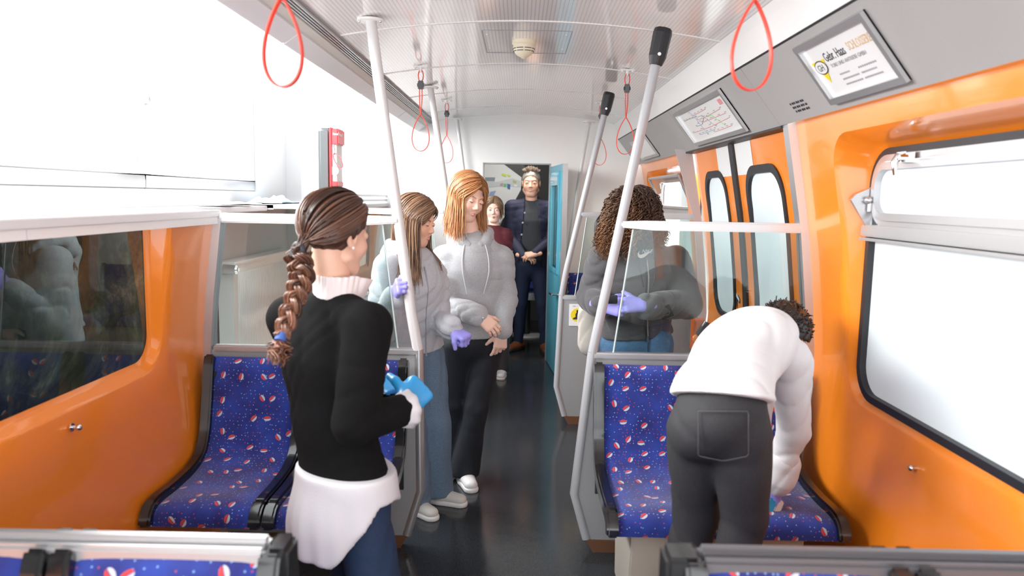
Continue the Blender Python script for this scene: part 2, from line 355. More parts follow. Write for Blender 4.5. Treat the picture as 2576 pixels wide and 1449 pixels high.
def ringframe(a,b,c,d,r,wd,x,dep,s,name,m,parent):
    """picture-frame ring, outer rounded rect, width wd, between x and x-s*dep"""
    o=rr(a,b,c,d,r); i=rr(a+wd,b-wd,c+wd,d-wd,max(r-wd,.005)); X0=x; X1=x-s*dep
    R=[[(X0,p[0],p[1]) for p in o],[(X1,p[0],p[1]) for p in o],[(X1,p[0],p[1]) for p in i],[(X0,p[0],p[1]) for p in i]]
    return loft(R+[R[0]],name,m,parent,sharp=40)
def window(s,n,ya,yb,za,zb,frost,lab=None,openv=False):
    xp=XC+s*PANE; w_=empty('window_%d'%n,(xp,(ya+yb)/2,(za+zb)/2),kind='structure')
    zm=1.463
    ringframe(ya,yb,za,zb,.13,.026,xp+s*.012,.03,s,'rubber_seal',M['rubber'],w_)
    pm=M['frost'] if frost else M['glassdark']
    lo=rr(ya+.02,yb-.02,za+.02,zm if s>0 else zb-.02,.10 if s<0 else .03)
    v=[(xp+s*.006,p[0],p[1]) for p in lo]; B().add(v,[tuple(range(len(v)))]).make('lower_pane',pm,w_,smooth=False)
    if s>0:
        B().box((xp-.045,ya+.01,zm-.03),(xp+.01,yb-.012,zm+.012)).make('middle_rail',M['alu'],w_,bev=.004)
        B().box((xp-.05,ya+.01,zm-.045),(xp+.01,yb-.012,zm-.034)).make('drip_rail',M['alu'],w_,bev=.002)
        ringframe(ya+.024,yb-.024,zm+.01,zb-.024,.10,.022,xp,.022,s,'vent_frame',M['alu'],w_)
        if not openv:
            ringframe(ya+.05,yb-.05,zm+.03,zb-.05,.08,.026,xp,.035,s,'vent_sash',M['alu'],w_)
            q=rr(ya+.07,yb-.07,zm+.05,zb-.07,.06); v=[(xp-.012,p[0],p[1]) for p in q]; B().add(v,[tuple(range(len(v)))]).make('vent_pane',pm,w_,smooth=False)
        else:
            # tilted-in hopper sash
            sv=empty('vent_sash',(0,0,0)); sv.parent=w_; sv.location=Vector((0,0,0))-w_.location
            def tp(y,h,o=0): return Vector((xp-.03-h*.42-o*.9,y,zm+.03+h*.9-o*.42))
            for a_,b_ in (((ya+.1,0),(yb-.1,0)),((ya+.1,.27),(yb-.1,.27)),((ya+.1,0),(ya+.1,.27)),((yb-.1,0),(yb-.1,.27))):
                B().tube([tp(*a_),tp(*b_)],.012,8).make('sash_bar',M['alu'],sv)
            B().add([tp(ya+.1,0),tp(yb-.1,0),tp(yb-.1,.27),tp(ya+.1,.27)],[(0,1,2,3)]).make('vent_pane',M['glass'],sv,smooth=False)
            B().tube([tp(yb-.12,.27,.01),tp(yb-.05,.15,-.02),tp(yb-.06,0,-.01)],.006,8).make('stay_arm',M['chrome'],sv)
        # catches
        for yy in ((yb-.30),):
            cb=B(); cb.box((xp-.06,yy-.03,zb-.06),(xp-.03,yy+.03,zb-.025)); cb.tube([(xp-.065,yy,zb-.035),(xp-.08,yy,zb-.06),(xp-.075,yy,zb-.10)],[.013,.012,.006],10)
            cb.tube([(xp-.06,yy-.04,zb-.045),(xp-.085,yy-.04,zb-.045)],.009,10); cb.make('catch',M['chrome'],w_)
        cb=B(); cb.prism([(xp-.035,zm+.0),(xp-.10,zm+.10),(xp-.085,zm+.12),(xp-.02,zm+.15),(xp-.02,zm+.0)],'y',yb-.045,yb-.03); cb.ball((xp-.045,yb-.06,zm+.10),.014,8); cb.tube([(xp-.04,yb-.06,zm+.06),(xp-.04,yb-.06,zm+.10)],.007,8); cb.make('hinge_plate',M['alu'],w_)
    return w_
window(1,1,.47,2.80,.835,1.745,True)
window(1,2,5.47,6.93,.835,1.745,False,openv=True)
# left windows : only their lower part, up to the ledge
def leftwin(n,ya,yb):
    xp=XC-PANE; w_=empty('window_%d'%n,(xp,(ya+yb)/2,1.1),kind='structure'); P=rr(ya,yb,.855,1.9,.14); Q=rr(ya+.024,yb-.024,.879,1.88,.12)
    R=[[(xp-.01,p[0],p[1]) for p in P],[(xp+.014,p[0],p[1]) for p in P],[(xp+.014,p[0],p[1]) for p in Q],[(xp-.01,p[0],p[1]) for p in Q]]
    loft(R+[R[0]],'rubber_seal',M['rubber'],w_,cut=1.433)
    L=[p for p in Q if p[1]<1.432]; 
    loft([[(xp-.002,p[0],p[1]) for p in Q],[(xp-.002,(p[0]-1.6)*.02+1.6 if n==3 else p[0],p[1]) for p in Q]],'_tmp',None) if False else None
    me=bpy.data.meshes.new('window_pane'); v=[(xp-.002,p[0],p[1]) for p in Q]; me.from_pydata(v,[],[tuple(range(len(v)))])
    bm=bmesh.new(); bm.from_mesh(me); bmesh.ops.bisect_plane(bm,geom=bm.verts[:]+bm.edges[:]+bm.faces[:],plane_co=(0,0,1.433),plane_no=(0,0,1),clear_outer=True); bm.to_mesh(me); bm.free()
    link('window_pane',me,M['glassdark'],w_,False)
leftwin(3,.47,2.80); leftwin(4,5.47,6.85)
# mottled rock mural outside the left windows, white wall outside the rear right window
B().box((-1.58,-.6,.1),(-1.55,3.6,1.43)).make('wall_tunnel_rock',M['stone'],kind='structure',smooth=False)
B().box((1.9,4.9,-.1),(1.95,9,3.2)).make('wall_outside_right',M['wallwhite'],kind='structure',smooth=False)
# ledge capping the left wall
M['ledge']=mat('ledge_white',(.70,.70,.71),.3)
B().box((-1.95,-.6,1.445),(-1.262,3.2,1.475)).make('trim_9',M['ledge'],kind='structure',smooth=False,bev=.004)
B().box((-1.275,-.6,1.418),(-1.266,1.93,1.446)).make('trim_10',M['white'],kind='structure',smooth=False)
B().box((-1.275,1.935,1.418),(-1.266,3.2,1.446)).make('trim_11',M['white'],kind='structure',smooth=False)
B().box((-1.95,5.1,1.445),(-1.235,Y_END,1.475)).make('trim_12',M['ledge'],kind='structure',smooth=False,bev=.004)
B().box((-1.95,3.2,1.43),(-1.70,5.1,1.465)).make('trim_13',M['ledge'],kind='structure',smooth=False,bev=.004)
sb=empty('ledge_rail',(-1.3,6.1,1.5),'pale aluminium double rail on the ledge behind the girls','rail')
for z in (1.495,1.535): B().box((-1.28,5.15,z),(-1.25,Y_END,z+.018)).make('rail_bar',M['alu'],sb,bev=.003)
# room wall with its windows
rw=B(); XR=-1.95
rw.box((XR-.25,-3,-.44),(XR,6.7,1.56)); rw.box((XR-.25,5.62,1.56),(XR,6.35,3.3)); rw.box((XR-.25,-3,3.0),(XR,6.35,3.3)); rw.box((XR-.25,-3,1.56),(XR,-.6,3.3))
rw.make('wall_left_room',M['roomwall'],kind='structure',smooth=False)
B().box((XR-.25,6.35,-.44),(XR+.12,6.75,3.3)).make('wall_pilaster',M['roomwall'],kind='structure',smooth=False)
B().box((-6,Y_END+.07,-.44),(-1.12,Y_END+.2,3.3)).make('wall_back_room',M['wallwhite'],kind='structure',smooth=False)
for n,(a,b) in enumerate(((-.6,1.3),(1.3,3.97),(3.97,5.62))):
    wo=empty('window_%d'%(5+n),(XR,(a+b)/2,2.3),kind='structure')
    B().box((XR-.08,a,1.56),(XR-.01,b,1.63)).box((XR-.08,a,1.63),(XR-.01,a+.07,2.95)).box((XR-.08,b-.07,1.63),(XR-.01,b,2.95)).box((XR-.08,a,2.93),(XR-.01,b,3.0)).make('casement_frame',M['frame_white'],wo,bev=.006)
    if n==2: B().box((XR-.01,a+.025,2.0),(XR+.012,a+.045,2.06)).tube([(XR+.015,a+.035,2.05),(XR+.03,a+.035,2.0),(XR+.03,a+.04,1.9)],.009,8).make('handle',M['frame_white'],wo)
# radiator on the room wall
rad=empty('radiator',(-1.86,5.5,.2),'white ribbed panel radiator under the sill seen through the left partition glass','radiator')
rb=B(); rb.box((-1.88,4.82,.2),(-1.83,6.17,1.1))
for k in range(40): y=4.87+k*.0325; rb.prism([(-1.83,y),(-1.83,y+.022),(-1.822,y+.017),(-1.822,y+.005)],'z',.24,1.03)
rb.make('panel',M['radiator'],rad,bev=.002,seg=1)
B().box((-1.94,4.80,1.085),(-1.815,6.19,1.105)).make('top_grille',M['radiator'],rad,bev=.004)
B().box((-1.93,4.80,.2),(-1.83,4.815,1.09)).make('side_cover',M['radiator'],rad,bev=.003)
for y in (4.78,6.22): B().tube([(-1.88,y,1.06),(-1.80,y,1.06)],[.035,.03],16).tube([(-1.80,y,1.06),(-1.785,y,1.06)],.014,10).make('valve_cap',M['chrome'],rad)
# cloth on the sill
def blob_cloth(name,c,sx,sy,sz,m,label,cat):
    n=26; v=[];f=[]
    for i in range(n+1):
        for j in range(n+1):
            u=i/n*2-1; t=j/n*2-1; r=max(abs(u),abs(t)); h=(1-r**4)*sz*(.65+.35*math.sin(5*u+2*t)+.25*math.sin(9*t-3*u))
            v.append((c[0]+t*sx+.012*math.sin(7*u),c[1]+u*sy+.012*math.sin(6*t),c[2]+max(h,.001)+.006))
    for i in range(n):
        for j in range(n): k=i*(n+1)+j; f.append((k,k+1,k+n+2,k+n+1))
    o=mesh(name,v,f,m); o.modifiers.new('s','SOLIDIFY').thickness=.005; tag(o,label,cat); return o
blob_cloth('folded_cloth',(-1.50,4.45,1.475) if False else (-1.80,5.55,1.475),.10,.27,.045,mat('pale_blue_cloth',(.55,.68,.82),.9,bump=.4,bscale=90),'crumpled pale blue cloth lying on the window sill','cloth')
blob_cloth('paper_sheets',(-1.80,4.65,1.475),.10,.33,.010,mat('paper_white',(.8,.79,.74),.8),'flat off-white folded sheets on the window sill left of the blue cloth','cloth')
B().box((-1.95,5.1,1.44),(-1.66,6.3,1.475)).make('trim_14',M['ledge'],kind='structure',smooth=False)
# ------------------------------------------------ partitions with poles and glass
def side_frame(s,y0,y1,ztop,name,m,parent,inset=.035):
    b=B(); zs=[z for z in (0,.4,.8,1.1,1.43,1.9) if z<ztop]+[ztop]
    for k in range(len(zs)-1):
        a,c=zs[k],zs[k+1]; v=[]
        for z in (a,c):
            x=wx(z,s); v+=[(x,y0,z),(x-s*inset,y0,z),(x-s*inset,y1,z),(x,y1,z)]
        b.add(v,[(0,1,5,4),(1,2,6,5),(2,3,7,6),(3,0,4,7),(0,3,2,1),(4,5,6,7)])
    return b.make(name,m,parent,smooth=False)
def partition(s,Y,px,zt,label,pm,glass,near,capm=None,facing=-1):
    """s side, px pole joints (ceiling x, bar x, low x), facing: side where the bench is"""
    p=empty('partition',(px[1],Y,0),label,'partition'); xt,xm,xl=px; zb=.875
    xw=wx(1.0,s)-s*.03
    # lower panel
    poly=[(xm,zb),(xl,.26),(xl+s*.055,.05),(wx(.05,s)-s*.01,.05),(wx(.4,s)-s*.01,.4),(wx(.8,s)-s*.01,.8),(wx(.87,s)-s*.01,zb)]
    B().prism(poly,'y',Y-.012,Y+.012).make('lower_panel',M['greymetal'],p,smooth=False)
    B().tube([(xm,Y,zb+.02),(xl,Y,.26),(xl+s*.06,Y,.055)],.021,14).make('edge_tube',M['polegrey'] if s>0 else M['alu'],p)
    B().prism([(xl+s*.055,.055),(xl+s*.085,0),(wx(0,s)-s*.02,0),(wx(0,s)-s*.02,.055)],'y',Y-.022,Y+.022).make('plinth',M['brown'],p,smooth=False)
    B().box((min(xm,xw),Y-.02,zb-.008),(max(xm,xw),Y+.02,zb+.022)).make('waist_rail',M['alu'],p,bev=.006)
    # top bar and glass
    zg=1.445; xb=xm+(xt-xm)*((zg-zb)/(zt-zb))
    B().prism([(xb,zg-.012),(xb,zg+.014),(xb+s*.1,zg+.018),(wx(zg,s)-s*.02,zg+.018),(wx(zg,s)-s*.02,zg-.022),(xb+s*.14,zg-.022)],'y',Y-.028,Y+.028).make('top_bar',M['white'] if s<0 else M['alu'],p,bev=.006)
    gx0,gx1=xm+s*.09,xm+s*.155
    gz=[(gx0,zb+.02),(gx1+s*.0,zg-.02),(wx(zg,s)-s*.03,zg-.02),(wx(1.1,s)-s*.03,1.1),(wx(zb,s)-s*.03,zb+.02)]
    B().prism(gz,'y',Y-.004,Y+.004).make('glass_pane',M['glass'],p,smooth=False)
    e=B(); e.tube([(gx0,Y,zb+.02),(gx1,Y,zg-.02)],.0045,6); e.make('glass_edge',mat('glass_edge',(.62,.72,.7),.2),p)
    side_frame(s,Y-.03,Y+.03,1.885 if s>0 else 1.44,'wall_frame',M['alu'],p)
    # pole
    pl=empty('grab_pole',(xm,Y,zb),None,None); 
    return p,(xb,zg)
def pole(pts,r,m,label,cap=None,group=None):
    t=empty('grab_pole',pts[-1],label,'pole',group)
    P=[Vector(q) for q in pts]; Q=[P[0]]
    for i in range(1,len(P)-1):
        a=(P[i-1]-P[i]).normalized(); c=(P[i+1]-P[i]).normalized()
        for k in range(7): u=k/6; Q.append((P[i]+a*.06)*(1-u)**2+P[i]*2*u*(1-u)+(P[i]+c*.06)*u*u)
    Q.append(P[-1]); B().tube(Q,r,18).make('tube',m,t)
    if cap:
        d=(P[1]-P[0]).normalized(); a=P[0]-d*.012
        B().tube([a,a+d*.02,a+d*.115,a+d*.15],[.036,.04,.037,.027],8).make('black_socket',M['rubber'],t,bev=.003,smooth=False)
        q=a+d*.11; B().disc((q.x,q.y-.036,q.z),(0,-1,0),.007,.004,10).make('socket_screw',M['chrome'],t)
    else:
        c=P[0]; B().lathe((c.x,c.y,c.z-.006),[(0,0),(.055,0),(.055,.008),(.028,.012),(0,.012)],24).make('ceiling_flange',M['white'],t)
        [B().ball((c.x+q_,c.y-.013,c.z-.008),.006,6).make('flange_screw',M['chrome'],t) for q_ in (-.043,.043)]
    return t
def partition_all(s,Y,px,zt,lab): return partition(s,Y,px,zt,lab,None,True,True)
for o_ in [o for o in bpy.data.objects if o.name=='x']: pass
PR=partition_all(1,3.2,(.572,.325,.265),2.25,'near right partition with glass pane, aluminium top bar and grey panel behind the patterned bench')
PL=partition_all(-1,3.2,(-.627,-.425,-.415),2.25,'near left partition with glass pane through which the radiator shows, behind the braided woman')
PR2=partition_all(1,5.1,(.575,.297,.277),2.25,'far right grey partition with the round yellow sticker beside the teal door')
PL2=partition_all(-1,5.1,(-.60,-.44,-.42),2.25,'far left grey partition showing between the braided woman and the girl at the pole')
for o_ in list(bpy.data.objects):
    if o_.name.startswith('grab_pole') and not o_.children: bpy.data.objects.remove(o_)
pole([(.572,3.2,2.235),(.325,3.2,.895)],.0205,M['polegrey'],'near right grey grab pole with black socket, in front of the curly-haired person',True)
pole([(-.627,3.2,2.262),(-.452,3.2,1.02),(-.427,3.2,.89)],.023,M['pole'],'near left white grab pole held by the girl in violet gloves')
pole([(.575,5.1,2.235),(.32,5.1,1.05),(.297,5.1,.895)],.0205,M['polegrey'],'far right grey grab pole with black socket, left of the curly-haired person',True)
pole([(-.605,5.1,2.262),(-.50,5.1,1.6),(-.44,5.1,.895)],.021,M['pole'],'far left white grab pole rising behind the red-blonde girl')
pole([(-.59,7.05,2.255),(-.52,7.05,1.75),(-.48,7.05,.9)],.016,M['pole'],'thin pale pole against the end wall left of the doorway')
pole([(.62,7.05,2.25),(.56,7.05,1.85),(.44,7.05,.9)],.018,M['pole'],'thin pale pole against the end wall right of the teal door')
# rail on the far wall right of the door
B().box((.33,5.12,1.462),(.5,5.16,1.478)).make('_r',M['alu'],PR2[0]) if False else None
# grey reveal between the right doors and the rear frame
B().prism([(wx(z,1)-.0,z) for z in (0,.4,.8,1.1,1.43,1.885)]+[(wx(z,1)-.11 if z>1.8 else wx(z,1)-.05,z) for z in (1.885,1.43,1.1,.8,.4,0)],'y',5.055,5.07).make('trim_15',mat('grey_reveal',(.52,.50,.52),.35),kind='structure',smooth=False)
# sticker on far right panel
st=empty('warning_sticker',(.38,5.08,.72),'white square sticker with a round yellow sign and black seated figure on the grey panel','sticker')
c0=at(1463,793,Y=5.08); ox,oz=c0.x,c0.z
B().box((ox-.085,5.084,oz-.075),(ox+.10,5.0875,oz+.075)).make('sticker_sheet',M['print'],st,smooth=False)
B().disc((ox-.028,5.084,oz+.0),(0,-1,0),.046,.0008,32).make('yellow_disc',M['yellow'],st,smooth=False)
polyplate([(-.028,-.03),(.024,-.03),(.03,-.02),(.018,-.016),(.016,.0),(.008,.02),(.006,.032),(-.002,.036),(-.008,.03),(-.006,.018),(-.014,.006),(-.012,-.012),(-.03,-.022)],(ox-.028,5.083,oz),(1,0,0),(0,0,1),M['ink'],st,'seated_figure')
text('Bitte',.010,(ox-.06,5.0832,oz+.058),(1,0,0),(0,0,1),M['greyink'],st)
# ------------------------------------------------ benches
def upper_profile(f):
    """seat surface profile (depth forward of the back, z) from the top of the back to the front lip"""
    P=[(.02,.86),(.035,.845),(.062,.70),(.095,.56),(.135,.485),(.19,.455),(.27,.438),(.42,.432),(.54,.436),(.595,.43),(.618,.405),(.622,.375)]
    # smooth
    pts=np.array(P); t=np.r_[0,np.cumsum(np.linalg.norm(np.diff(pts,axis=0),axis=1))]; tt=np.linspace(0,t[-1],46)
    q=np.c_[np.interp(tt,t,pts[:,0]),np.interp(tt,t,pts[:,1])]
    for _ in range(2): q[1:-1]=(q[:-2]+2*q[1:-1]+q[2:])/4
    return q,tt
def seat_unit(parent,x0,x1,Yb,dr,top=.86):
    q,tt=upper_profile(0); q=q.copy(); q[:,1]*=1; n=len(q)
    def pos(d,z,off=0): return (Yb+dr*d,z)
    nrm=np.gradient(q,axis=0); nrm=np.c_[-nrm[:,1],nrm[:,0]]; nrm/=np.linalg.norm(nrm,axis=1)[:,None]
    if nrm[25,1]<0: nrm=-nrm
    # shell: thick profile with raised rim edges
    b=B(); e=.042
    for a,c,hgt in ((x0,x0+e,.028),(x1-e,x1,.028)):
        V=[];F=[]
        for i in range(n):
            o=q[i]+nrm[i]*hgt; u=q[i]-nrm[i]*.03
            for x,pp in ((a,o),(c,o),(c,u),(a,u)): V.append((x,Yb+dr*pp[0],pp[1]))
        for i in range(n-1):
            for k in range(4): F.append((i*4+k,i*4+(k+1)%4,i*4+4+(k+1)%4,i*4+4+k))
        F+= [(0,1,2,3),tuple((n-1)*4+k for k in range(4))]; b.add(V,F)
    V=[];F=[]
    for i in range(n):
        o=q[i]-nrm[i]*.012; u=q[i]-nrm[i]*.035
        for x,pp in ((x0+.01,o),(x1-.01,o),(x1-.01,u),(x0+.01,u)): V.append((x,Yb+dr*pp[0],pp[1]))
    for i in range(n-1):
        for k in range(4): F.append((i*4+k,i*4+(k+1)%4,i*4+4+(k+1)%4,i*4+4+k))
    F+= [(0,1,2,3),tuple((n-1)*4+k for k in range(4))]; b.add(V,F)
    b.make('seat_shell',M['black'],parent,bev=.008)
    # padded upholstery with uv
    m_=17; V=[];UV=[];Fc=[]
    for i in range(n):
        for k in range(m_):
            u=k/(m_-1); x=x0+e*.8+(x1-x0-1.6*e)*u; edge=min(u,1-u)*(m_-1); bul=.016*(1-math.exp(-edge*.9))+.006*math.sin(math.pi*u)
            hollow=-.010*math.sin(math.pi*u)*math.exp(-((q[i,0]-.36)/.14)**2)
            endf=min(1,i/2,(n-1-i)/2)
            pp=q[i]+nrm[i]*((bul+hollow)*endf-.004)
            V.append((x,Yb+dr*pp[0],pp[1])); UV.append((x,tt[i]))
    for i in range(n-1):
        for k in range(m_-1): Fc.append((i*m_+k,i*m_+k+1,(i+1)*m_+k+1,(i+1)*m_+k))
    me=bpy.data.meshes.new('seat_cover'); me.from_pydata(V,[],Fc); uvl=me.uv_layers.new(name='UVMap')
    for l in me.loops: uvl.data[l.index].uv=(UV[l.vertex_index][0],UV[l.vertex_index][1]+dr*.3)
    link('seat_cover',me,M['fabric'],parent)
def bench(x0,x1,Yb,dr,label,pedestal=True,rail=False,name='double_seat_bench',parent=None):
    t=parent or empty(name,((x0+x1)/2,Yb,0),label,'bench'); mid=(x0+x1)/2
    seat_unit(t,x0,mid-.004,Yb,dr); seat_unit(t,mid+.004,x1,Yb,dr)
    B().box((x0+.02,Yb+dr*.03 if dr>0 else Yb-.05,.3),(x1-.02,Yb+.05 if dr>0 else Yb-.03,.8)).make('back_plate',M['rubber'],t,smooth=False)
    if pedestal:
        a,c=(x0+.10,x0+.72)
        v=[]
        B().prism([(Yb+dr*.10,.36),(Yb+dr*.56,.36),(Yb+dr*.50,.06),(Yb+dr*.47,0),(Yb+dr*.15,0)],'x',a,c).make('pedestal',M['beige'],t,bev=.006)
        B().box((x0+.02,min(Yb+dr*.06,Yb+dr*.58),.36),(x1-.02,max(Yb+dr*.06,Yb+dr*.58),.392)).make('seat_carrier',M['rubber'],t,smooth=False)
    return t
bench(.325,1.175,3.15,-1,'right patterned bench the boy in the white sweatshirt is wiping')
bench(-1.315,-.455,3.15,-1,'left patterned bench behind the woman with the braid',pedestal=False)
b_=empty('bench_box',(-.9,2.9,0)); b_['x']=1; bpy.data.objects.remove(b_)
def centre_back(x0,x1,Y,s):
    r=t=u=bench(x0,x1,Y+.005,1,'back-to-back patterned bench in the '+('left' if s<0 else 'right')+' foreground, topped by a '+('bright' if s<0 else 'dark')+' grey metal rail',name='back_to_back_bench')
    bench(x0,x1,Y-.005,-1,None,parent=t)
    mm=M['alu'] if s<0 else mat('dark_grey_rail',(.10,.10,.11),.35)
    B().box((x0+(.0 if s<0 else .035),Y-.008,.84),(x1-(.035 if s<0 else 0),Y+.024,.882)).make('rail_profile',mm,r,bev=.008)
    B().box((x0+(.0 if s<0 else .035),Y-.034,.832),(x1-(.035 if s<0 else 0),Y-.010,.872)).make('rail_profile',mm,r,bev=.008)
    xe=x1 if s<0 else x0
    B().box((xe-.035,Y-.045,.70),(xe+.012,Y+.035,.878) if s<0 else (xe+.035,Y+.035,.878)).make('end_cap',M['black'],r,bev=.01)
    return t,u
centre_back(-1.325,-.44,1.40,-1); centre_back(.325,1.19,1.40,1)
bench(.42,1.17,7.08,-1,'small patterned bench at the end wall behind the far right partition')
bench(-1.25,-.47,7.08,-1,'patterned bench at the end wall on the left, hidden behind the girls',pedestal=False)
# coat hooks on the side walls
for p,s,l in ((at(180,1075,X=wx(.9,-1)+.002),-1,'small chrome hook on the left orange wall under the dark window'),(at(2310,1178,X=wx(.8,1)-.002),1,'small chrome hook on the right orange wall under the big window')):
    h=empty('coat_hook',p,l,'hook'); B().tube([p,(p.x-s*.02,p.y,p.z)],.006,10).ball((p.x-s*.022,p.y,p.z),.010,8).make('peg',M['chrome'],h)
    B().disc((p.x,p.y,p.z),(-s,0,0),.013,.003,14).make('rosette',M['chrome'],h)
# ------------------------------------------------ hanging straps
def strap(x,y,label,rot=0,ztop=2.262):
    t=empty('hanging_strap',(x,y,ztop),label,'strap','red loop straps hanging from the ceiling')
    wv=Vector((math.sin(rot),math.cos(rot),0)); ux=Vector((math.cos(rot),-math.sin(rot),0))
    zc=cz(x)-.003; B().box((x-.04,y-.012,zc-.008),(x+.04,y+.012,zc)).tube([(x,y,zc),(x,y,zc-.035)],.008,10).ball((x-.03,y,zc-.010),.007,6).ball((x+.03,y,zc-.010),.007,6).make('ceiling_hook',M['white'],t)
    o=Vector((x,y,zc))
    lp=[]
    for k in range(16):
        a=2*math.pi*k/16; lp.append(o+ux*(.014*math.sin(a)*(1 if True else 0))+Vector((0,0,-.055+.033*math.cos(a))))
    B().ribbon(lp,wv,.011,.004,closed=True).make('upper_loop',M['strap'],t)
    B().box((x-.015,y-.014,zc-.13),(x+.015,y+.014,zc-.082)).box((x-.02,y-.011,zc-.118),(x+.02,y+.011,zc-.094)).make('clamp',M['black'],t,bev=.003)
    pts=[]
    def half(s):
        Q=[]
        for k in range(9): u=k/8; Q.append(o+ux*s*(.006+.004*math.sin(u*3.1))*(1-u*.7)+Vector((0,0,-.125-.135*u)))
        for k in range(1,25):
            u=k/24*math.pi; # teardrop
            z=-.265-.207*(.5-.5*math.cos(u)) ; xx=.062*math.sin(u)*abs(math.sin(u/2))**.85 if u<math.pi-1e-6 else 0
            Q.append(o+ux*s*xx+Vector((0,0,z)))
        return Q
    a=half(1); c=half(-1)[::-1][1:]
    B().ribbon(a+c,wv,.013,.0035).make('webbing_loop',M['strap'],t)
    return t
strap(-.569,1.84,'near left red hand strap, a large open loop at the top of the picture',.18)
strap(.540,1.84,'near right red hand strap in front of the grey overhead panel',-.15)
strap(-.57,4.35,'red hand strap right of the near left pole, first of the two far left ones',.05)
strap(-.565,5.83,'smaller red hand strap farther back on the left, against the end wall',.04)
strap(.593,4.38,'red hand strap between the two right poles',-.04)
strap(.600,5.83,'smallest red hand strap, half hidden behind the far right pole',-.04)
# ------------------------------------------------ smoke detector and access hatch
hd=empty('ceiling_hatch',(0,3.85,2.31),'rectangular access hatch in the ribbed ceiling around the smoke detector','hatch')
y0,y1,x0,x1=3.58,4.12,-.19,.225
for a,c in (((x0,y0),(x1,y0)),((x1,y0),(x1,y1)),((x1,y1),(x0,y1)),((x0,y1),(x0,y0))):
    B().tube([(a[0],a[1],cz(a[0])-.0005),(c[0],c[1],cz(c[0])-.0005)],.0022,6).make('hatch_joint',M['greyink'],hd)
for c in ((x0+.02,y0+.1),(x1-.02,y0+.1),(x0+.02,y1-.1),(x1-.02,y1-.1)): B().disc((c[0],c[1],cz(c[0])-.0005),(0,0,-1),.005,.002,10).make('screw',M['chrome'],hd)
sd=empty('smoke_detector',(.005,3.83,2.31),'round cream smoke detector in the middle of the ceiling','detector')
zc=cz(.005); B().lathe((.005,3.83,zc),[(0,0),(.058,0),(.058,-.016),(.052,-.022),(.0,-.022)]).make('base_ring',M['cream'],sd)
B().lathe((.005,3.83,zc-.022),[(.052,0),(.054,-.012),(.050,-.028),(.036,-.046),(.018,-.056),(.006,-.064),(0,-.064)]).make('dome',M['cream'],sd)
for k in range(8):
    a0=2*math.pi*k/8+.08; 
    for zz,rr_ in ((-.040,.0535),(-.052,.0495)): B().tube([(.005+rr_*math.cos(a0+t*.65/5),3.83+rr_*math.sin(a0+t*.65/5),zc+zz) for t in range(6)],.0018,5).make('vent_slot',M['rubber'],sd)
# ------------------------------------------------ overhead posters
def poster(y0,y1,t0,t1,label,name='framed_notice'):
    c=gpt((t0+t1)/2,(y0+y1)/2); t=empty(name,c,label,'poster')
    def fr(ya,yb,ta,tb,th,nm,m):
        v=[gpt(ta,ya,.002),gpt(tb,ya,.002),gpt(tb,yb,.002),gpt(ta,yb,.002)]; v+=[p+GN*th for p in v]
        return B().add(v,[(0,3,2,1),(4,5,6,7),(0,1,5,4),(1,2,6,5),(2,3,7,6),(3,0,4,7)]).make(nm,m,t,smooth=False)
    w_=.022; h=.075
    fr(y0,y1,t0,t1,.004,'sheet',M['print'])
    for a in ((y0,y0+w_,t0,t1),(y1-w_,y1,t0,t1),(y0+w_,y1-w_,t0,t0+h),(y0+w_,y1-w_,t1-h,t1)): fr(*a,.016,'frame_bar',M['alu'])
    return t
PU=Vector((0,-1,0)); PVv=GV
T1=poster(2.13,2.64,.10,.90,'near framed business notice with black lettering and a yellow triangle logo')
def pp(y,t,o=.0068): return gpt(t,y,o)
text('Gebr. Haas',.046,pp(2.50,.585),PU,PVv,M['ink'],T1,squeeze=.72)
text('SCHLOSSEREI',.040,pp(2.325,.60),PU,PVv,M['tan'],T1,squeeze=.66)
text('TORE UND ANTRIEBE GMBH',.019,pp(2.49,.50),PU,PVv,M['greyink'],T1,squeeze=1.0)
for a,c,tt_ in (('x'*10,'x'*17,.39),('x'*16,'x'*15,.325),('x'*17,'x'*16,.26)):
    for y_,s_ in ((2.47,a),(2.34,c)):
        q=pp(y_,tt_); k_=0; L_=len(s_)*.0066
        while k_<L_:
            w_=.006+.004*((len(s_)*7+int(k_*1e4))%5)/4; B().add([q+PU*k_,q+PU*(k_+w_),q+PU*(k_+w_)+PVv*.006,q+PU*k_+PVv*.006],[(0,1,2,3)]).make('small_print',M['greyink'],T1,smooth=False); k_+=w_+.003
lo_=pp(2.555,.55,.0072)
polyplate([(-.05,.03),(.05,.03),(0,-.055)],lo_-GV*.005,PU,PVv,M['yellow'],T1,'logo_triangle',.0003)
q=[(.046*math.cos(a)*.95,.026*math.sin(a)) for a in np.linspace(0,2*math.pi,32,endpoint=False)]
polyplate([(a*1,b) for a,b in q],lo_+GN*.0004,PU,PVv,M['ink'],T1,'logo_ring',.0003); polyplate([(a*.9,b*.84) for a,b in q],lo_+GN*.0009,PU,PVv,M['print'],T1,'logo_oval',.0003)
text('GH',.034,lo_+GN*.0014-PU*.024-GV*.012,PU,PVv,M['ink'],T1,squeeze=.9)
T2=poster(2.74,3.38,.10,.92,'framed transit line map with thin coloured lines next to the doors') if False else None
def ypan(px,py,t): # depth on the grey panel for a given height fraction
    p=gpt(t,0); return at(px,py,Z=p.z).y
ya=(ypan(1800,228,.9)+ypan(1880,320,.08))/2; yb=(ypan(1687,287,.9)+ypan(1748,362,.08))/2
T2=poster(ya,yb,.08,.90,'framed transit line map with thin coloured lines above the doors')
L_=yb-ya; rg=random.Random(5)
def lm(u,t): return pp(yb-.03-u*(L_-.06),.16+t*.66)
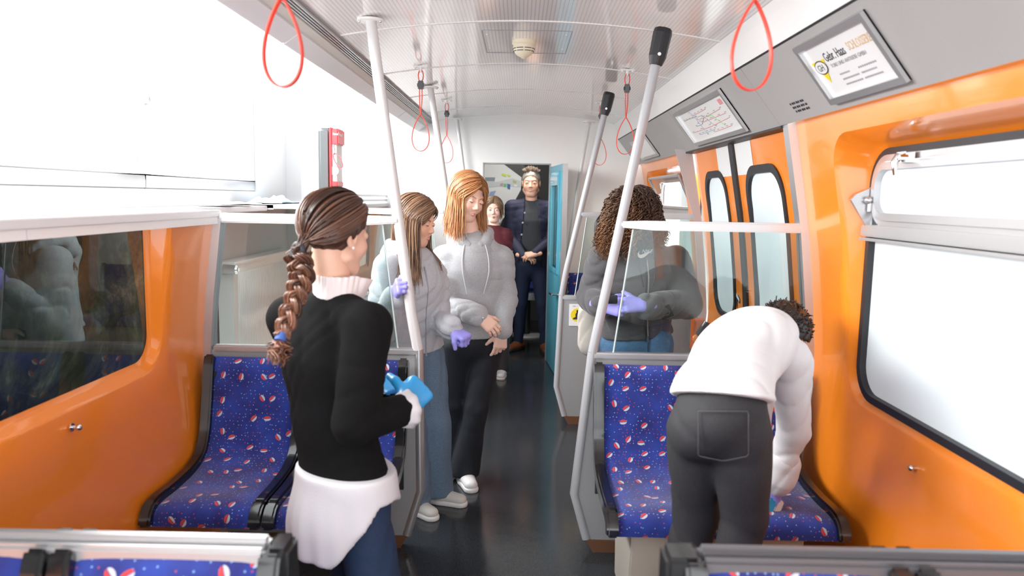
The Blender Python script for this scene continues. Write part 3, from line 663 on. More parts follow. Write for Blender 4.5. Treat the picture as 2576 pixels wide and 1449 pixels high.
for (a,c,m_) in (((.08,.75),(.35,.72),'greyink'),((.30,.80),(.62,.82),'pinkink'),((.35,.62),(.85,.66),'pinkink'),((.40,.50),(.88,.50),'pinkink'),((.10,.30),(.90,.36),'pinkink'),((.2,.18),(.55,.2),'blueink'),((.5,.12),(.85,.14),'pinkink'),((.28,.9),(.36,.1),'blueink'),((.36,.7),(.6,.25),'greyink'),((.55,.6),(.75,.2),'greenink'),((.25,.45),(.5,.62),'greyink')):
    B().tube([lm(*a),lm((a[0]+c[0])/2,a[1]),lm(*c)],.0016,5).make('route_line',M[m_],T2)
    for k in range(5):
        u=a[0]+(c[0]-a[0])*k/4+.01; v_=a[1]+(c[1]-a[1])*k/4
        B().box(tuple(lm(u,v_+.035)-Vector((.002,.012,.002))),tuple(lm(u,v_+.035)+Vector((.0,.012,.001)))).make('station_name',M['greyink'],T2,smooth=False)
q=lm(.88,.90); B().add([q,q+PU*.06,q+PU*.06-GV*.03,q-GV*.03],[(0,1,2,3)]).make('map_title',M['pinkink'],T2,smooth=False)
ya=(ypan(1640,342,.75)+ypan(1670,385,.15))/2
T3=poster(ya,ya+.75,.12,.78,'narrow pale lit sign frame at the far end of the overhead panel') 
# little text block on the grey panel
tb=empty('printed_notice',gpt(.2,2.98),'tiny black three-line printed notice low on the grey overhead panel','sign')
for k in range(3):
    for j in range(7):
        q=gpt(.24-.06*k,3.0-.005*k-.021*j,.001); w_=.012+.005*((j*3+k)%2); B().add([q,q+PU*w_,q+PU*w_+PVv*.009,q+PVv*.009],[(0,1,2,3)]).make('small_print',M['ink'],tb,smooth=False)
# ------------------------------------------------ sliding doors on the right
def leaf(n,y0,y1,hole,patch,lab):
    t=empty('door_%d'%n,(wx(1,1),(y0+y1)/2,0),kind='structure'); R=[]; of=.012
    o=rr(y0,y1,.02,1.862,.004); h=rr(*hole)
    for u in (0,.4,.8,1): R.append([(wx(p[1]*(1-u)+q[1]*u,1)+of,p[0]*(1-u)+q[0]*u,p[1]*(1-u)+q[1]*u) for p,q in zip(o,h)])
    R.append([(wx(q[1],1)+of+.03,q[0],q[1]) for q in h]); loft(R,'door_skin',M['orange'],t)
    a,b_,c,d,r=hole; P=rr(a,b_,c,d,r); Q=rr(a+.03,b_-.03,c+.03,d-.04,r-.025); X=lambda z,e: wx(z,1)+of+e
    S=[[(X(p[1],.02),p[0],p[1]) for p in P],[(X(p[1],-.010),p[0],p[1]) for p in P],[(X(p[1],-.010),p[0],p[1]) for p in Q],[(X(p[1],.02),p[0],p[1]) for p in Q]]
    loft(S+[S[0]],'window_seal',M['rubber'],t)
    B().add([(X(p[1],.008),p[0],p[1]) for p in Q],[tuple(range(len(Q)))]).make('door_pane',M['frost'],t,smooth=False)
    y_a,y_b=patch; v=[(X(z,-.0015),y,z) for z in (1.69,1.855) for y in (y_a,y_b)]; B().add(v,[(0,1,3,2)]).make('white_patch',M['print'],t,smooth=False)
    return t
D1=leaf(1,3.24,4.13,(3.43,3.995,.84,1.73,.16),(3.84,4.12),'')
D2=leaf(2,4.20,5.05,(4.37,4.86,.84,1.73,.15),(4.21,4.50),'')
B().prism([(wx(z,1)-.002,z) for z in (.02,.4,.8,1.1,1.43,1.862)]+[(wx(z,1)+.03,z) for z in (1.862,1.43,1.1,.8,.4,.02)],'y',4.128,4.202).make('centre_rubber',M['rubber'],D1,smooth=False)
B().prism([(1.085,1.858),(1.085,1.868),(1.14,1.895),(1.16,1.895),(1.16,1.855)],'y',3.23,5.07).make('trim_16',M['rubber'],kind='structure',smooth=False)
xd=lambda z: wx(z,1)+.009
def door_text(s_,size,y,z,m,par): 
    return text(s_,size,(xd(z)-.002,y,z),(0,-1,0),(-.19,0,.98),m,par)
ar=empty('emergency_release_arrow',(xd(1.7),4.75,1.74),'small red arrow label with white lettering on the left door leaf','sign')
c0=at(1785,412,X=xd(1.74)-.001)
polyplate([(-.075,0),(-.045,.03),(-.045,.02),(.075,.02),(.075,-.02),(-.045,-.02),(-.045,-.03)],c0,(0,-1,0),(-.19,0,.98),M['redink'],ar,'arrow')
text('Notentriegelung',.021,c0+Vector((-.001,.035,-.007)),(0,-1,0),(-.19,0,.98),M['print'],ar,squeeze=.55)
for k,(px,py) in enumerate(((1773,380),(1978,328))):
    c0=at(px,py,X=xd(1.8)); l=empty('maintenance_tag',c0,('small pale grey tag at the top corner of the far door leaf','small pale grey tag at the top corner of the near door leaf')[k],'sign')
    polyplate([(-.035,-.018),(.035,-.018),(.035,.018),(-.035,.018)],c0,(0,-1,0),(-.19,0,.98),M['alu'],l,'tag_plate')
c0=at(1855,757,X=xd(.95)-.002)
zz=empty('finger_warning_decal',c0,'black zig-zag hand warning decal with a white label beside the door rubber','sign')
polyplate([(-.02,.10),(-.005,.105),(-.025,.055),(.05,.02),(.05,-.01),(.0,.005),(-.01,-.04),(-.02,-.04),(-.035,.03),(-.04,.05)],c0+Vector((0,.0,0)),(0,-1,0),(0,0,1),M['ink'],zz,'bolt')
polyplate([(-.028,.046),(.04,.014),(.04,-.0),(-.025,.022)],c0-Vector((.0008,0,0)),(0,-1,0),(0,0,1),M['print'],zz,'white_label')
# orange emergency handle box
eh=empty('emergency_release_box',(1.14,5.03,.70),'orange emergency handle plate with black knob beside the doors','release box'); c0=at(1755,832,Y=5.02)
B().box((c0.x-.045,5.01,c0.z-.13),(c0.x+.045,5.04,c0.z+.085)).make('mount_plate',mat('orange_plastic',(.85,.2,.02),.35),eh,bev=.01)
B().tube([(c0.x+.01,5.0,c0.z-.02),(c0.x+.03,4.97,c0.z+.03),(c0.x+.045,4.97,c0.z+.07)],[.03,.028,.022],12).make('black_knob',M['black'],eh)
B().ball((c0.x-.01,5.0,c0.z-.05),.03,8,(1,.5,1)).make('orange_lug',M['orange'],eh); B().disc((c0.x-.025,5.01,c0.z+.06),(0,-1,0),.010,.002,12).make('bolt_head',M['chrome'],eh)
# ------------------------------------------------ emergency call column
nc=empty('emergency_call_column',(-1.22,4.95,1.47),'pale grey emergency call column with red front standing on the left wall ledge','column')
a=at(798,478,Y=4.95); 
B().box((-1.312,4.93,1.475),(-1.225,5.09,1.975)).make('housing',mat('pale_grey_housing',(.075,.088,.092),.5),nc,bev=.02,seg=3)
B().box((-1.228,4.90,1.475),(-1.216,5.09,1.975)).make('red_edge',M['red'],nc,bev=.004)
B().box((-1.216,4.92,1.475),(-1.185,5.07,1.94)).make('white_front',M['white'],nc,bev=.003)
B().box((-1.216,4.905,1.865),(-1.170,5.08,1.968)).make('red_cap',M['red'],nc,bev=.008)
B().box((-1.216,4.905,1.60),(-1.178,5.07,1.632)).make('red_clip',M['red'],nc,bev=.004)
text('Notruf',.024,(-1.206,4.903,1.925),(1,0,0),(0,0,1),M['print'],nc,squeeze=.55)
text('Notruf',.034,(-1.1685,4.915,1.92),(0,1,0),(0,0,1),M['print'],nc)
B().tube([(-1.20,4.90,1.865),(-1.195,4.90,1.82),(-1.19,4.89,1.80)],.004,8).make('rod',M['chrome'],nc)
q=[Vector((-1.170+.022*math.cos(a),4.89,1.765+.045*math.sin(a))) for a in np.linspace(0,2*math.pi,20)]
q=[Vector((p.x+(1.765-p.z)*.45,p.y,p.z)) for p in q]; B().ribbon(q,(0,1,0),.010,.004,closed=False).make('pull_ring',M['red'],nc)
B().disc((-1.200,4.918,1.70),(0,-1,0),.028,.003,20,ry=.03).make('speaker_disc',M['alu'],nc)
# ------------------------------------------------ teal door leaf
H=Vector((.275,7.14,0)); Fp=Vector((.352,6.28,0)); dv=(Fp-H); Lw=dv.length; dv.normalize(); nv=Vector((-dv.y,dv.x,0)); nv=nv if nv.x<0 else -nv
td=empty('door_3',H,kind='structure')
def dp(u,z,o=0): p=H+dv*u+nv*o; return (p.x,p.y,z)
def dbox(u0,u1,z0,z1,o0,o1,nm,m,par=td,bev=.003):
    v=[dp(u,z,o) for z in (z0,z1) for u,o in ((u0,o0),(u1,o0),(u1,o1),(u0,o1))]
    return B().add(v,[(0,3,2,1),(4,5,6,7),(0,1,5,4),(1,2,6,5),(2,3,7,6),(3,0,4,7)]).make(nm,m,par,bev=bev)
wu0,wu1,wz0,wz1=.22,.66,.93,1.75
for a in ((0,wu0,.01,1.835),(wu1,Lw,.01,1.835),(wu0,wu1,.01,wz0),(wu0,wu1,wz1,1.835)): dbox(*a,-.036,0,'door_panel',M['teal'],bev=0)
for a in ((wu0-.03,wu0+.01,wz0-.03,wz1+.03),(wu1-.01,wu1+.03,wz0-.03,wz1+.03),(wu0,wu1,wz0-.03,wz0+.01),(wu0,wu1,wz1-.01,wz1+.03)): dbox(*a,-.002,.014,'glazing_bead',M['teal'])
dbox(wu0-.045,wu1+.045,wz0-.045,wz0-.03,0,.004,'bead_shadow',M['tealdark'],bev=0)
dbox(wu0,wu1,wz0,wz1,-.02,-.014,'door_window',M['glass'],bev=0); dbox(wu0-.01,wu1+.01,wz1-.09,wz1+.0,.0,.02,'vent_flap',M['teal'])
dbox(Lw,Lw+.004,.01,1.835,-.040,.004,'edge_strip',M['alu'],bev=0)
dbox(Lw+.003,Lw+.007,.62,.80,-.030,-.006,'lock_plate',M['chrome'],bev=0)
hb=B(); p1=Vector(dp(Lw-.10,.735,.0)); p2=Vector(dp(Lw-.10,.735,.055)); p3=Vector(dp(Lw-.21,.735,.06)); hb.tube([p1,p2],.009,10); hb.tube([p2,p3],.010,10); hb.disc(p1,nv,.024,.006,16); hb.make('lever_handle',M['chrome'],td)
# ------------------------------------------------ lobby contents
PO=empty('train_photo_panel',(-.2,8.7,1.6),'large photo print of a speeding train and platform on the dark wall behind the doorway','poster')
YP=8.7
def scr(pl,nm,m,off=0):
    n=len(pl); v=[tuple(at(a,b,Y=YP-off)) for a,b in pl]; v2=[tuple(at(a,b,Y=YP-off+.004)) for a,b in pl]
    B().add(v+v2,[tuple(range(n-1,-1,-1)),tuple(range(n,2*n))]+[(i,(i+1)%n,(i+1)%n+n,i+n) for i in range(n)]).make(nm,m,PO,smooth=False)
scr([(1180,380),(1320,380),(1320,700),(1180,700)],'print_backing',mat('print_dark',(.012,.010,.014),.3))
scr([(1180,395),(1243,395),(1312,446),(1310,478),(1298,500),(1262,556),(1180,640)],'train_print',mat('print_white',(.78,.8,.8),.35),.006)
scr([(1180,430),(1222,450),(1248,458),(1290,448),(1309,455),(1309,470),(1270,468),(1180,475)],'train_window_band',mat('print_pale',(.6,.64,.66),.35),.010)
for pl,c in (([(1220,446),(1246,446),(1244,456),(1221,455)],(.25,.3,.33)),([(1262,436),(1274,439),(1273,445),(1262,442)],(.6,.75,.08)),([(1276,438),(1285,442),(1283,446),(1277,444)],(.6,.75,.1)),([(1266,462),(1275,462),(1274,470),(1267,470)],(.12,.55,.18)),([(1276,462),(1284,464),(1283,476),(1276,474)],(.04,.12,.4)),([(1258,462),(1265,460),(1265,468),(1258,468)],(.6,.3,.4)),([(1234,482),(1248,480),(1242,492),(1228,494)],(.3,.42,.65)),([(1290,452),(1300,456),(1298,462),(1290,460)],(.5,.5,.2)),([(1293,464),(1301,465),(1301,470),(1293,470)],(.85,.85,.85))):
    scr(pl,'colour_smear',mat('smear',c,.4),.013)
B().tube([tuple(at(1262,556,Y=YP-.02)),tuple(at(1225,640,Y=YP-.02))],.006,6).make('rail_print',M['greyink'],PO)
lpp=empty('lobby_fill_lamp',(0,7.45,2.4),'added fill lamp, out of view in the lobby, that brightens the man in the doorway','lamp'); B().box((-.3,7.36,2.395),(.3,7.56,2.42)).make('fill_diffuser',mat('fill_lamp_glow',(1,.97,.92),.4,emis=4),lpp,smooth=False); area('lobby_fill_light',(0,7.46,2.385),(math.radians(12),0,0),.55,.18,9,(1,.96,.9))  # added fill: unseen glowing panel and area light to brighten the man
ls=empty('swivel_chair',(.1,8.55,0),'dark seat with blue cushion behind the man in the doorway','chair')
B().box((-.25,8.3,.42),(.45,8.65,.50)).make('cushion',M['black'],ls,bev=.02); B().box((-.2,8.62,.5),(.2,8.68,.95)).make('blue_back',mat('plain_blue',(.02,.04,.25),.7),ls,bev=.02); B().tube([(.1,8.45,.42),(.1,8.45,0)],.04).make('post',M['rubber'],ls); B().lathe((.1,8.45,0),[(0,.02),(.16,.02),(.18,0)]).make('foot_plate',M['greymetal'],ls)
lr=empty('leaflet_rack',(-.32,7.9,1.0),'white leaflets with green print left of the man','rack')
c0=at(1283,620,Y=7.95)
for k in range(2): B().box((c0.x-.03,7.95+.004*k,c0.z-.03-.06*k),(c0.x+.03,7.953+.004*k,c0.z+.055-.06*k)).make('leaflet',M['print'],lr,smooth=False)
B().disc((c0.x,7.948,c0.z),(0,-1,0),.012,.001,14).make('green_dot',M['greenink'],lr); B().box((c0.x-.04,7.96,0),(c0.x+.04,7.99,c0.z+.06)).make('rack_post',M['charcoal'],lr,smooth=False)
# ================================================ people : implicit surfaces
def V3(p): return np.array([p[0],p[1],p[2]],float)
def ellip(P,c,r,R=None):
    q=P-c
    if R is not None: q=q@R      # R columns = local axes
    r=np.asarray(r); k0=np.linalg.norm(q/r,axis=-1); k1=np.linalg.norm(q/(r*r),axis=-1)+1e-9
    return k0*(k0-1)/k1
def cone(P,a,b,ra,rb,fl=None):
    """tapered capsule; fl=(unit vector, s): depth along the vector is radius/s"""
    a=np.asarray(a,float); b=np.asarray(b,float); ba=b-a; pa=P-a; t=np.clip((pa@ba)/max(ba@ba,1e-9),0,1)
    v=pa-t[...,None]*ba
    if fl is not None: n=fl[0]; v=v+(fl[1]-1)*(v@n)[...,None]*n
    d=np.linalg.norm(v,axis=-1)-(ra+(rb-ra)*t)
    return d/(fl[1]**.5) if fl is not None else d
def smin(a,b,k):
    h=np.clip(.5+.5*(b-a)/k,0,1); return b+(a-b)*h-k*h*(1-h)
def smax(a,b,k): return -smin(-a,-b,k)
def surfnet(fn,lo,hi,h):
    ax=[np.arange(lo[i],hi[i]+h,h) for i in range(3)]; G=np.stack(np.meshgrid(*ax,indexing='ij'),-1); F=fn(G.reshape(-1,3)).reshape(G.shape[:3])
    F[0]=F[-1]=1;F[:,0]=F[:,-1]=1;F[:,:,0]=F[:,:,-1]=1
    nx,ny,nz=F.shape; S=F<0
    cs=[(i,j,k) for i in (0,1) for j in (0,1) for k in (0,1)]
    cnt=sum(S[i:nx-1+i,j:ny-1+j,k:nz-1+k].astype(np.int8) for i,j,k in cs); act=(cnt>0)&(cnt<8)
    idx=-np.ones(act.shape,int); I=np.argwhere(act); idx[act]=np.arange(len(I))
    acc=np.zeros((len(I),3)); n=np.zeros(len(I))
    for a in cs:
        for d in range(3):
            if a[d]: continue
            b=list(a); b[d]=1
            fa=F[I[:,0]+a[0],I[:,1]+a[1],I[:,2]+a[2]]; fb=F[I[:,0]+b[0],I[:,1]+b[1],I[:,2]+b[2]]
            m=(fa<0)!=(fb<0); t=np.where(m,fa/np.where(m,fa-fb,1),0)
            p=np.tile(np.array(a,float),(len(I),1)); p[:,d]+=t; acc+=p*m[:,None]; n+=m
    V=(acc/n[:,None]+I)*h+np.array([x[0] for x in ax])
    Q=[]
    for d in range(3):
        e,f=[(1,2),(2,0),(0,1)][d]; sl=[slice(None)]*3
        A=S.take(range(0,F.shape[d]-1),d); Bm=S.take(range(1,F.shape[d]),d); ch=np.argwhere(A!=Bm); 
        ok=(ch[:,e]>0)&(ch[:,f]>0)&(ch[:,e]<F.shape[e]-1)&(ch[:,f]<F.shape[f]-1); ch=ch[ok]; flip=A[tuple(ch.T)]
        def g(de,df): c=ch.copy(); c[:,e]-=de; c[:,f]-=df; return idx[tuple(c.T)]
        q=np.stack([g(1,1),g(0,1),g(0,0),g(1,0)],1); q[~flip]=q[~flip][:,::-1]; Q.append(q)
    return V,np.concatenate(Q)
def fields(prims,k=.02):
    def fn(P):
        d=None
        for p in prims:
            if p[0]=='c': e=cone(P,*p[1:6]) if len(p)>=6 else None
            elif p[0]=='e': e=ellip(P,*p[1:])
            kk=k
            if p[0]=='c' and len(p)>6 : kk=p[6]
            d=e if d is None else smin(d,e,kk)
        return d
    return fn
def C_(a,b,ra,rb,fl=None,k=None):
    return ('c',V3(a),V3(b),ra,rb,fl) if k is None else ('c',V3(a),V3(b),ra,rb,fl,k)
def bounds(prims,m=.04):
    P=[];
    for p in prims:
        if p[0]=='c': r=max(p[3],p[4]); P+= [p[1]-r,p[1]+r,p[2]-r,p[2]+r]
        else: r=max(p[2]); P+=[p[1]-r,p[1]+r]
    P=np.array(P); return P.min(0)-m,P.max(0)+m
def folds(P,amp,f=38,dirv=(0,0,1),seed=0):
    r=np.random.default_rng(seed); d=np.asarray(dirv,float); d/=np.linalg.norm(d)
    a=r.normal(size=(4,3)); a/=np.linalg.norm(a,axis=1)[:,None]
    w=1.3*np.sin(P@a[0]*9+r.uniform(0,6))+1.0*np.sin(P@a[1]*15+r.uniform(0,6))
    s=np.sin(P@(d+.35*a[2])*f+2.2*w); m=.5+.5*np.sin(P@a[3]*8+w)
    s2=np.sin(P@(d+.6*a[0])*f*.55+1.7*w); s3=np.sin(P@(d*.7+.7*a[1])*f*.8-2.5*w); m3=.5+.5*np.sin(P@a[2]*11-w)
    return amp*(1.5*m*(1-np.abs(s))**2.2-.4*m+.55*s2+1.3*m3*(1-np.abs(s3))**2.5-.3*m3)
def garment(name,prims,m,parent,h=.009,k=.03,cuts=(),fold=(.004,38,(0,0,1),0),extra=None,bv=None):
    base=fields(prims,k)
    def fn(P):
        d=base(P)
        if extra is not None: d=extra(P,d)
        if fold: d=d+folds(P,fold[0],fold[1],fold[2],fold[3])
        for c in cuts: d=smax(d,(P-V3(c[0]))@V3(c[1])/np.linalg.norm(V3(c[1])) if len(c)==2 else c[0](P),.006)
        return d
    lo,hi=bv if bv else bounds(prims); V,Q=surfnet(fn,lo,hi,h)
    o=mesh(name,V,Q,m,parent); return o
def merge(parts):
    V=[];Q=[];Cc=[];n=0
    for v,q,c in parts: V.append(v); Q+= [tuple(int(i)+n for i in f) for f in q]; Cc.append(np.broadcast_to(c,(len(v),3))); n+=len(v)
    return np.concatenate(V),Q,np.concatenate(Cc)
def frame(fwd,up=(0,0,1)):
    """columns: right, forward, up"""
    f=np.asarray(fwd,float); f/=np.linalg.norm(f); u=np.asarray(up,float); u=u-f*(u@f); u/=np.linalg.norm(u); return np.stack([np.cross(f,u),f,u],1)
# ---- hands.  local: x thumb side, y along fingers, z back of hand
def hand(wrist,dirv,back,side,curl=(20,30,20),scale=1.,spread=5,glove=0,thumb=(.55,.65,-.35),tcurl=25,h=.0036,curls=None):
    d=V3(dirv); d/=np.linalg.norm(d); b=V3(back); b=b-d*(b@d); b/=np.linalg.norm(b); x=-np.cross(d,b)*side
    R=np.stack([x,d,b],1); g=glove; pr=[]
    pr.append(('c',np.array([0,-.035,0]),np.array([0,.01,0]),.024+g,.026+g,(np.array([0,0,1.]),1.35)))
    for xx in (-.028,-.010,.010,.028): pr.append(('c',np.array([xx*.55,.012,0]),np.array([xx,.086,0]),.017+g,.0125+g,(np.array([0,0,1.]),1.12)))
    pr.append(('c',np.array([.014,.02,-.006]),np.array([.032,.05,-.010]),.018+g,.014+g,None))
    base=fields(pr,.012); F=[]
    for i,(xx,L,y0) in enumerate(((.029,.070,.088),(.010,.078,.092),(-.010,.072,.089),(-.028,.056,.082))):
        p=np.array([xx,y0,0.]); cu=curls[i] if curls else curl; a=0; sp=math.radians(spread)*(1.2-i*.8); r=.0092 if i<3 else .008
        for j,fr in enumerate((.46,.30,.24)):
            a+=math.radians(cu[j]); q=p+L*fr*np.array([math.sin(sp)*math.cos(a),math.cos(sp)*math.cos(a),-math.sin(a)])
            F.append(('c',p,q,r+g-.0004*j,r+g-.0007*(j+1),None)); p=q
    t=np.array(thumb,float); t/=np.linalg.norm(t); p=np.array([.030,.036,-.008]); q=p+t*.040; a=math.radians(tcurl); t2=t*math.cos(a)+np.array([-.3,.2,-.9])*math.sin(a); t2/=np.linalg.norm(t2); s=q+t2*.030
    T=[('c',p,q,.013+g,.0108+g,None),('c',q,s,.0108+g,.0085+g,None)]
    def fn(P):
        dd=base(P); 
        fg=None
        for i in range(4):
            e=None
            for c in F[i*3:i*3+3]:
                z=cone(P,*c[1:]); e=z if e is None else smin(e,z,.004)
            fg=e if fg is None else smin(fg,e,.0018)
        e=smin(cone(P,*T[0][1:]),cone(P,*T[1][1:]),.005); dd=smin(dd,e,.008); return smin(dd,fg,.006)
    lo,hi=bounds(pr+F+T,.012); V,Q=surfnet(fn,lo,hi,h)
    V=(V*scale)@R.T+V3(wrist)
    if side>0: Q=Q[:,::-1]
    return V,Q
# ---- head.  local: x right, y forward, z up; origin mid-head
def head(center,fwd,up=(0,0,1),s=1.,skin=(.72,.43,.31),lips=(.62,.27,.22),brow=(.25,.14,.08),eyes='open',h=.0034,jaw=1.,smile=0,male=False,neckto=None,neckr=.052):
    R=frame(fwd,up); c=V3(center)
    def fn(P):
        d=ellip(P,np.array([0,-.014,.034]),(.074,.094,.080))
        d=smin(d,ellip(P,np.array([0,.022,-.030]),(.060*jaw,.066,.084)),.02)
        d=smin(d,ellip(P,np.array([0,.050,-.092]),(.030*jaw,.032,.024)),.028)
        X=P.copy(); X[:,0]=np.abs(X[:,0])
        d=smin(d,cone(X,(.050*jaw,.000,-.060),(.022,.052,-.096),.019,.017),.02)
        d=smin(d,ellip(X,np.array([.034,.058,-.030]),(.026,.024,.026)),.02)
        d=smin(d,cone(X,(0,.077,.026),(.034,.070,.026),.010,.009),.014)
        # sockets
        d=smax(d,-ellip(X,np.array([.032,.098,.004]),(.021,.021,.014)),.014)
        # nose
        d=smin(d,cone(P,(0,.078,.014),(0,.100,-.026),.006,.0082 if not male else .011),.010)
        d=smin(d,ellip(X,np.array([.0095,.093,-.031]),(.0075,.009,.0065)),.006)
        d=smax(d,-ellip(X,np.array([.0055,.100,-.0395]),(.0032,.005,.003)),.002)
        # lips
        lz=-.0585; sm=smile*.006
        d=smin(d,cone(X,(0,.0905,lz),(.019+smile*.006,.079,lz+sm),.0042,.0022),.005)
        d=smin(d,cone(X,(0,.0885,lz-.0095),(.016+smile*.006,.080,lz-.006+sm),.0052,.0026),.005)
        d=smax(d,-cone(X,(0,.0985,lz-.0045),(.023+smile*.006,.084,lz-.0035+sm*1.3),.0016+.0016*smile,.001),.002)
        # eyelids
        lid=ellip(X,np.array([.032,.0735,.0035]),(.0165,.0150,.0125))
        if eyes=='open': lid=smax(lid,-ellip(X,np.array([.032,.092,.0030]),(.0120,.012,.0042)),.0015)
        d=smin(d,lid,.004)
        # ears
        ea=ellip(X,np.array([.076,-.010,-.002]),(.008,.019,.031)); ea=smax(ea,-ellip(X,np.array([.083,-.007,.001]),(.006,.010,.018)),.004)
        d=smin(d,ea,.005)
        return d
    lo=np.array([-.10,-.125,-.14]);hi=np.array([.10,.125,.13]); V,Q=surfnet(fn,lo,hi,h)
    col=np.tile(np.array(skin),(len(V),1)); X=V.copy(); X[:,0]=np.abs(X[:,0])
    def paint(mask,c,a=1.):
        m=np.clip(mask,0,1)[:,None]*a; col[:]=col*(1-m)+np.array(c)*m
    front=V[:,1]>.05
    paint(np.exp(-((X[:,0]-.042)/.022)**2-((V[:,2]+.030)/.02)**2)*front,(skin[0]*.98,skin[1]*.74,skin[2]*.68),.4)
    paint(np.exp(-(V[:,0]/.012)**2-((V[:,2]+.03)/.012)**2)*front,(skin[0],skin[1]*.8,skin[2]*.75),.3)
    lm_=1-(np.minimum(cone(X,(0,.0905,-.0585),(.019+smile*.006,.079,-.0585+smile*.006),.0052,.002),cone(X,(0,.0885,-.068),(.015+smile*.006,.080,-.065+smile*.006),.0056,.003))+.0003)/.0012
    paint(lm_*front,lips)
    if smile>.5: paint((1-np.abs(V[:,2]+.0625)/.0036)*2*(X[:,0]<.017)*(V[:,1]>.082),(.8,.76,.7))
    b=cone(X,(.014,.082,.0205),(.034,.078,.0265),.0028,.0034); b=np.minimum(b,cone(X,(.034,.078,.0265),(.048,.066,.021),.0032,.0012)); paint((1-(b-.0004)/.0018)*front,brow,.85)
    L=cone(X,(.0205,.082,.0000),(.032,.088,-.0035),.0012,.0014); L=np.minimum(L,cone(X,(.032,.088,-.0035),(.0445,.080,.0005),.0014,.001))
    if eyes!='open': paint((1-(np.abs(V[:,2]-np.interp(X[:,0],[.020,.032,.045],[.0005,-.0045,.0005]))-.0012)/.0012)*(X[:,0]>.0195)*(X[:,0]<.0455)*front,(.06,.035,.03))
    else: paint((1-(np.abs(V[:,2]-np.interp(X[:,0],[.019,.032,.046],[.002,.0085,.003]))-.0010)/.0013)*(X[:,0]>.018)*(X[:,0]<.046)*front,(.09,.05,.04),.8)
    parts=[((V*s)@R.T+c,Q,col)]
    E=None
    if eyes=='open':
        n=18; ev=[];ef=[];ec=[]
        for sx in (-1,1):
            k0=len(ev)
            for i in range(n+1):
                ph=math.pi*i/n
                for k in range(2*n):
                    th=math.pi*k/n; dd=np.array([math.sin(ph)*math.cos(th),math.cos(ph),math.sin(ph)*math.sin(th)]); ev.append(np.array([sx*.032,.0740,.0030])+dd*.0128)
                    ang=ph; ec.append((.01,.01,.01) if ang<.20 else ((.11,.14,.12) if ang<.46 else (.62,.58,.56)))
            for i in range(n):
                for k in range(2*n): ef.append((k0+i*2*n+k,k0+i*2*n+(k+1)%(2*n),k0+(i+1)*2*n+(k+1)%(2*n),k0+(i+1)*2*n+k))
        E=((np.array(ev)*s)@R.T+c,ef,np.array(ec))
    return parts,R,c,E
# ---- strands -> one mesh
def strands(name,paths,rad,cols,m,parent,sides=4,tip=.35,flat=1.):
    V=[];F=[];Cc=[];n0=0
    for P,r,cc in zip(paths,rad,cols):
        P=np.asarray(P); n=len(P); T=np.gradient(P,axis=0); T/=np.linalg.norm(T,axis=1)[:,None]+1e-9
        ref=np.array([.31,.17,.93]); A=np.cross(T,ref); A/=np.linalg.norm(A,axis=1)[:,None]+1e-9; Bv=np.cross(T,A)
        rr_=r*np.minimum(1,np.linspace(0,8,n)+.4)*(tip+(1-tip)*np.minimum(1,(1-np.linspace(0,1,n))*4))
        ring=[P+(A*math.cos(2*math.pi*k/sides)*flat+Bv*math.sin(2*math.pi*k/sides))*rr_[:,None] for k in range(sides)]
        V.append(np.stack(ring,1).reshape(-1,3)); c=np.asarray(cc); c=np.repeat(c if c.ndim==2 else np.tile(c,(n,1)),sides,0); Cc.append(c)
        i=np.arange(n-1)[:,None]*sides+n0; k=np.arange(sides)[None]; k2=(k+1)%sides
        F.append(np.stack([i+k,i+k2,i+sides+k2,i+sides+k],-1).reshape(-1,4)); n0+=n*sides
    V=np.concatenate(V); F=np.concatenate(F); me=bpy.data.meshes.new(name)
    me.vertices.add(len(V)); me.vertices.foreach_set('co',V.ravel()); me.loops.add(F.size); me.loops.foreach_set('vertex_index',F.ravel().astype(np.int32)); me.polygons.add(len(F)); me.polygons.foreach_set('loop_start',np.arange(0,F.size,4,dtype=np.int32)); 
    a=me.color_attributes.new('Col','FLOAT_COLOR','POINT'); c=np.ones((len(V),4)); c[:,:3]=np.concatenate(Cc); a.data.foreach_set('color',c.ravel().astype(np.float32)); me.update(calc_edges=True)
    return link(name,me,m,parent)
def hairmat(name,rough=.38): return mat(name,(.2,.1,.05),rough,attr=True,spec=.45,coat=.1)
M['hair']=hairmat('hair_strands')
M['skin']=mat('skin',(.7,.45,.35),.5,attr=True,spec=.35); M['skin'].node_tree.nodes['Principled BSDF'].inputs['Subsurface Weight'].default_value=.08; M['skin'].node_tree.nodes['Principled BSDF'].inputs['Subsurface Radius'].default_value=(.012,.005,.003)
M['eye']=mat('eyes',(.8,.8,.8),.1,attr=True)
SK0=np.array([0,-.014,.034]); SKR=np.array([.080,.100,.087])
def skull(dirs,off=0.): # direction -> scalp point (local)
    d=dirs/np.linalg.norm(dirs,axis=-1)[...,None]; t=1/np.linalg.norm(d/(SKR+off),axis=-1); return SK0+d*t[...,None]
def slerp(a,b,t):
    a=a/np.linalg.norm(a); b=b/np.linalg.norm(b); w=math.acos(np.clip(a@b,-1,1)); t=np.asarray(t)[:,None]
    return (np.sin((1-t)*w)*a+np.sin(t*w)*b)/math.sin(w) if w>1e-4 else np.tile(a,(len(t),1))
def push(P,fn,marg=.008):
    for _ in range(3):
        d=fn(P)-marg; m=d<0
        if not m.any(): break
        e=1e-3; g=np.stack([fn(P+np.eye(3)[i]*e)-fn(P-np.eye(3)[i]*e) for i in range(3)],-1)/(2*e); g/=np.linalg.norm(g,axis=-1)[...,None]+1e-9
        P=np.where(m[:,None],P-d[:,None]*g,P)
    return P
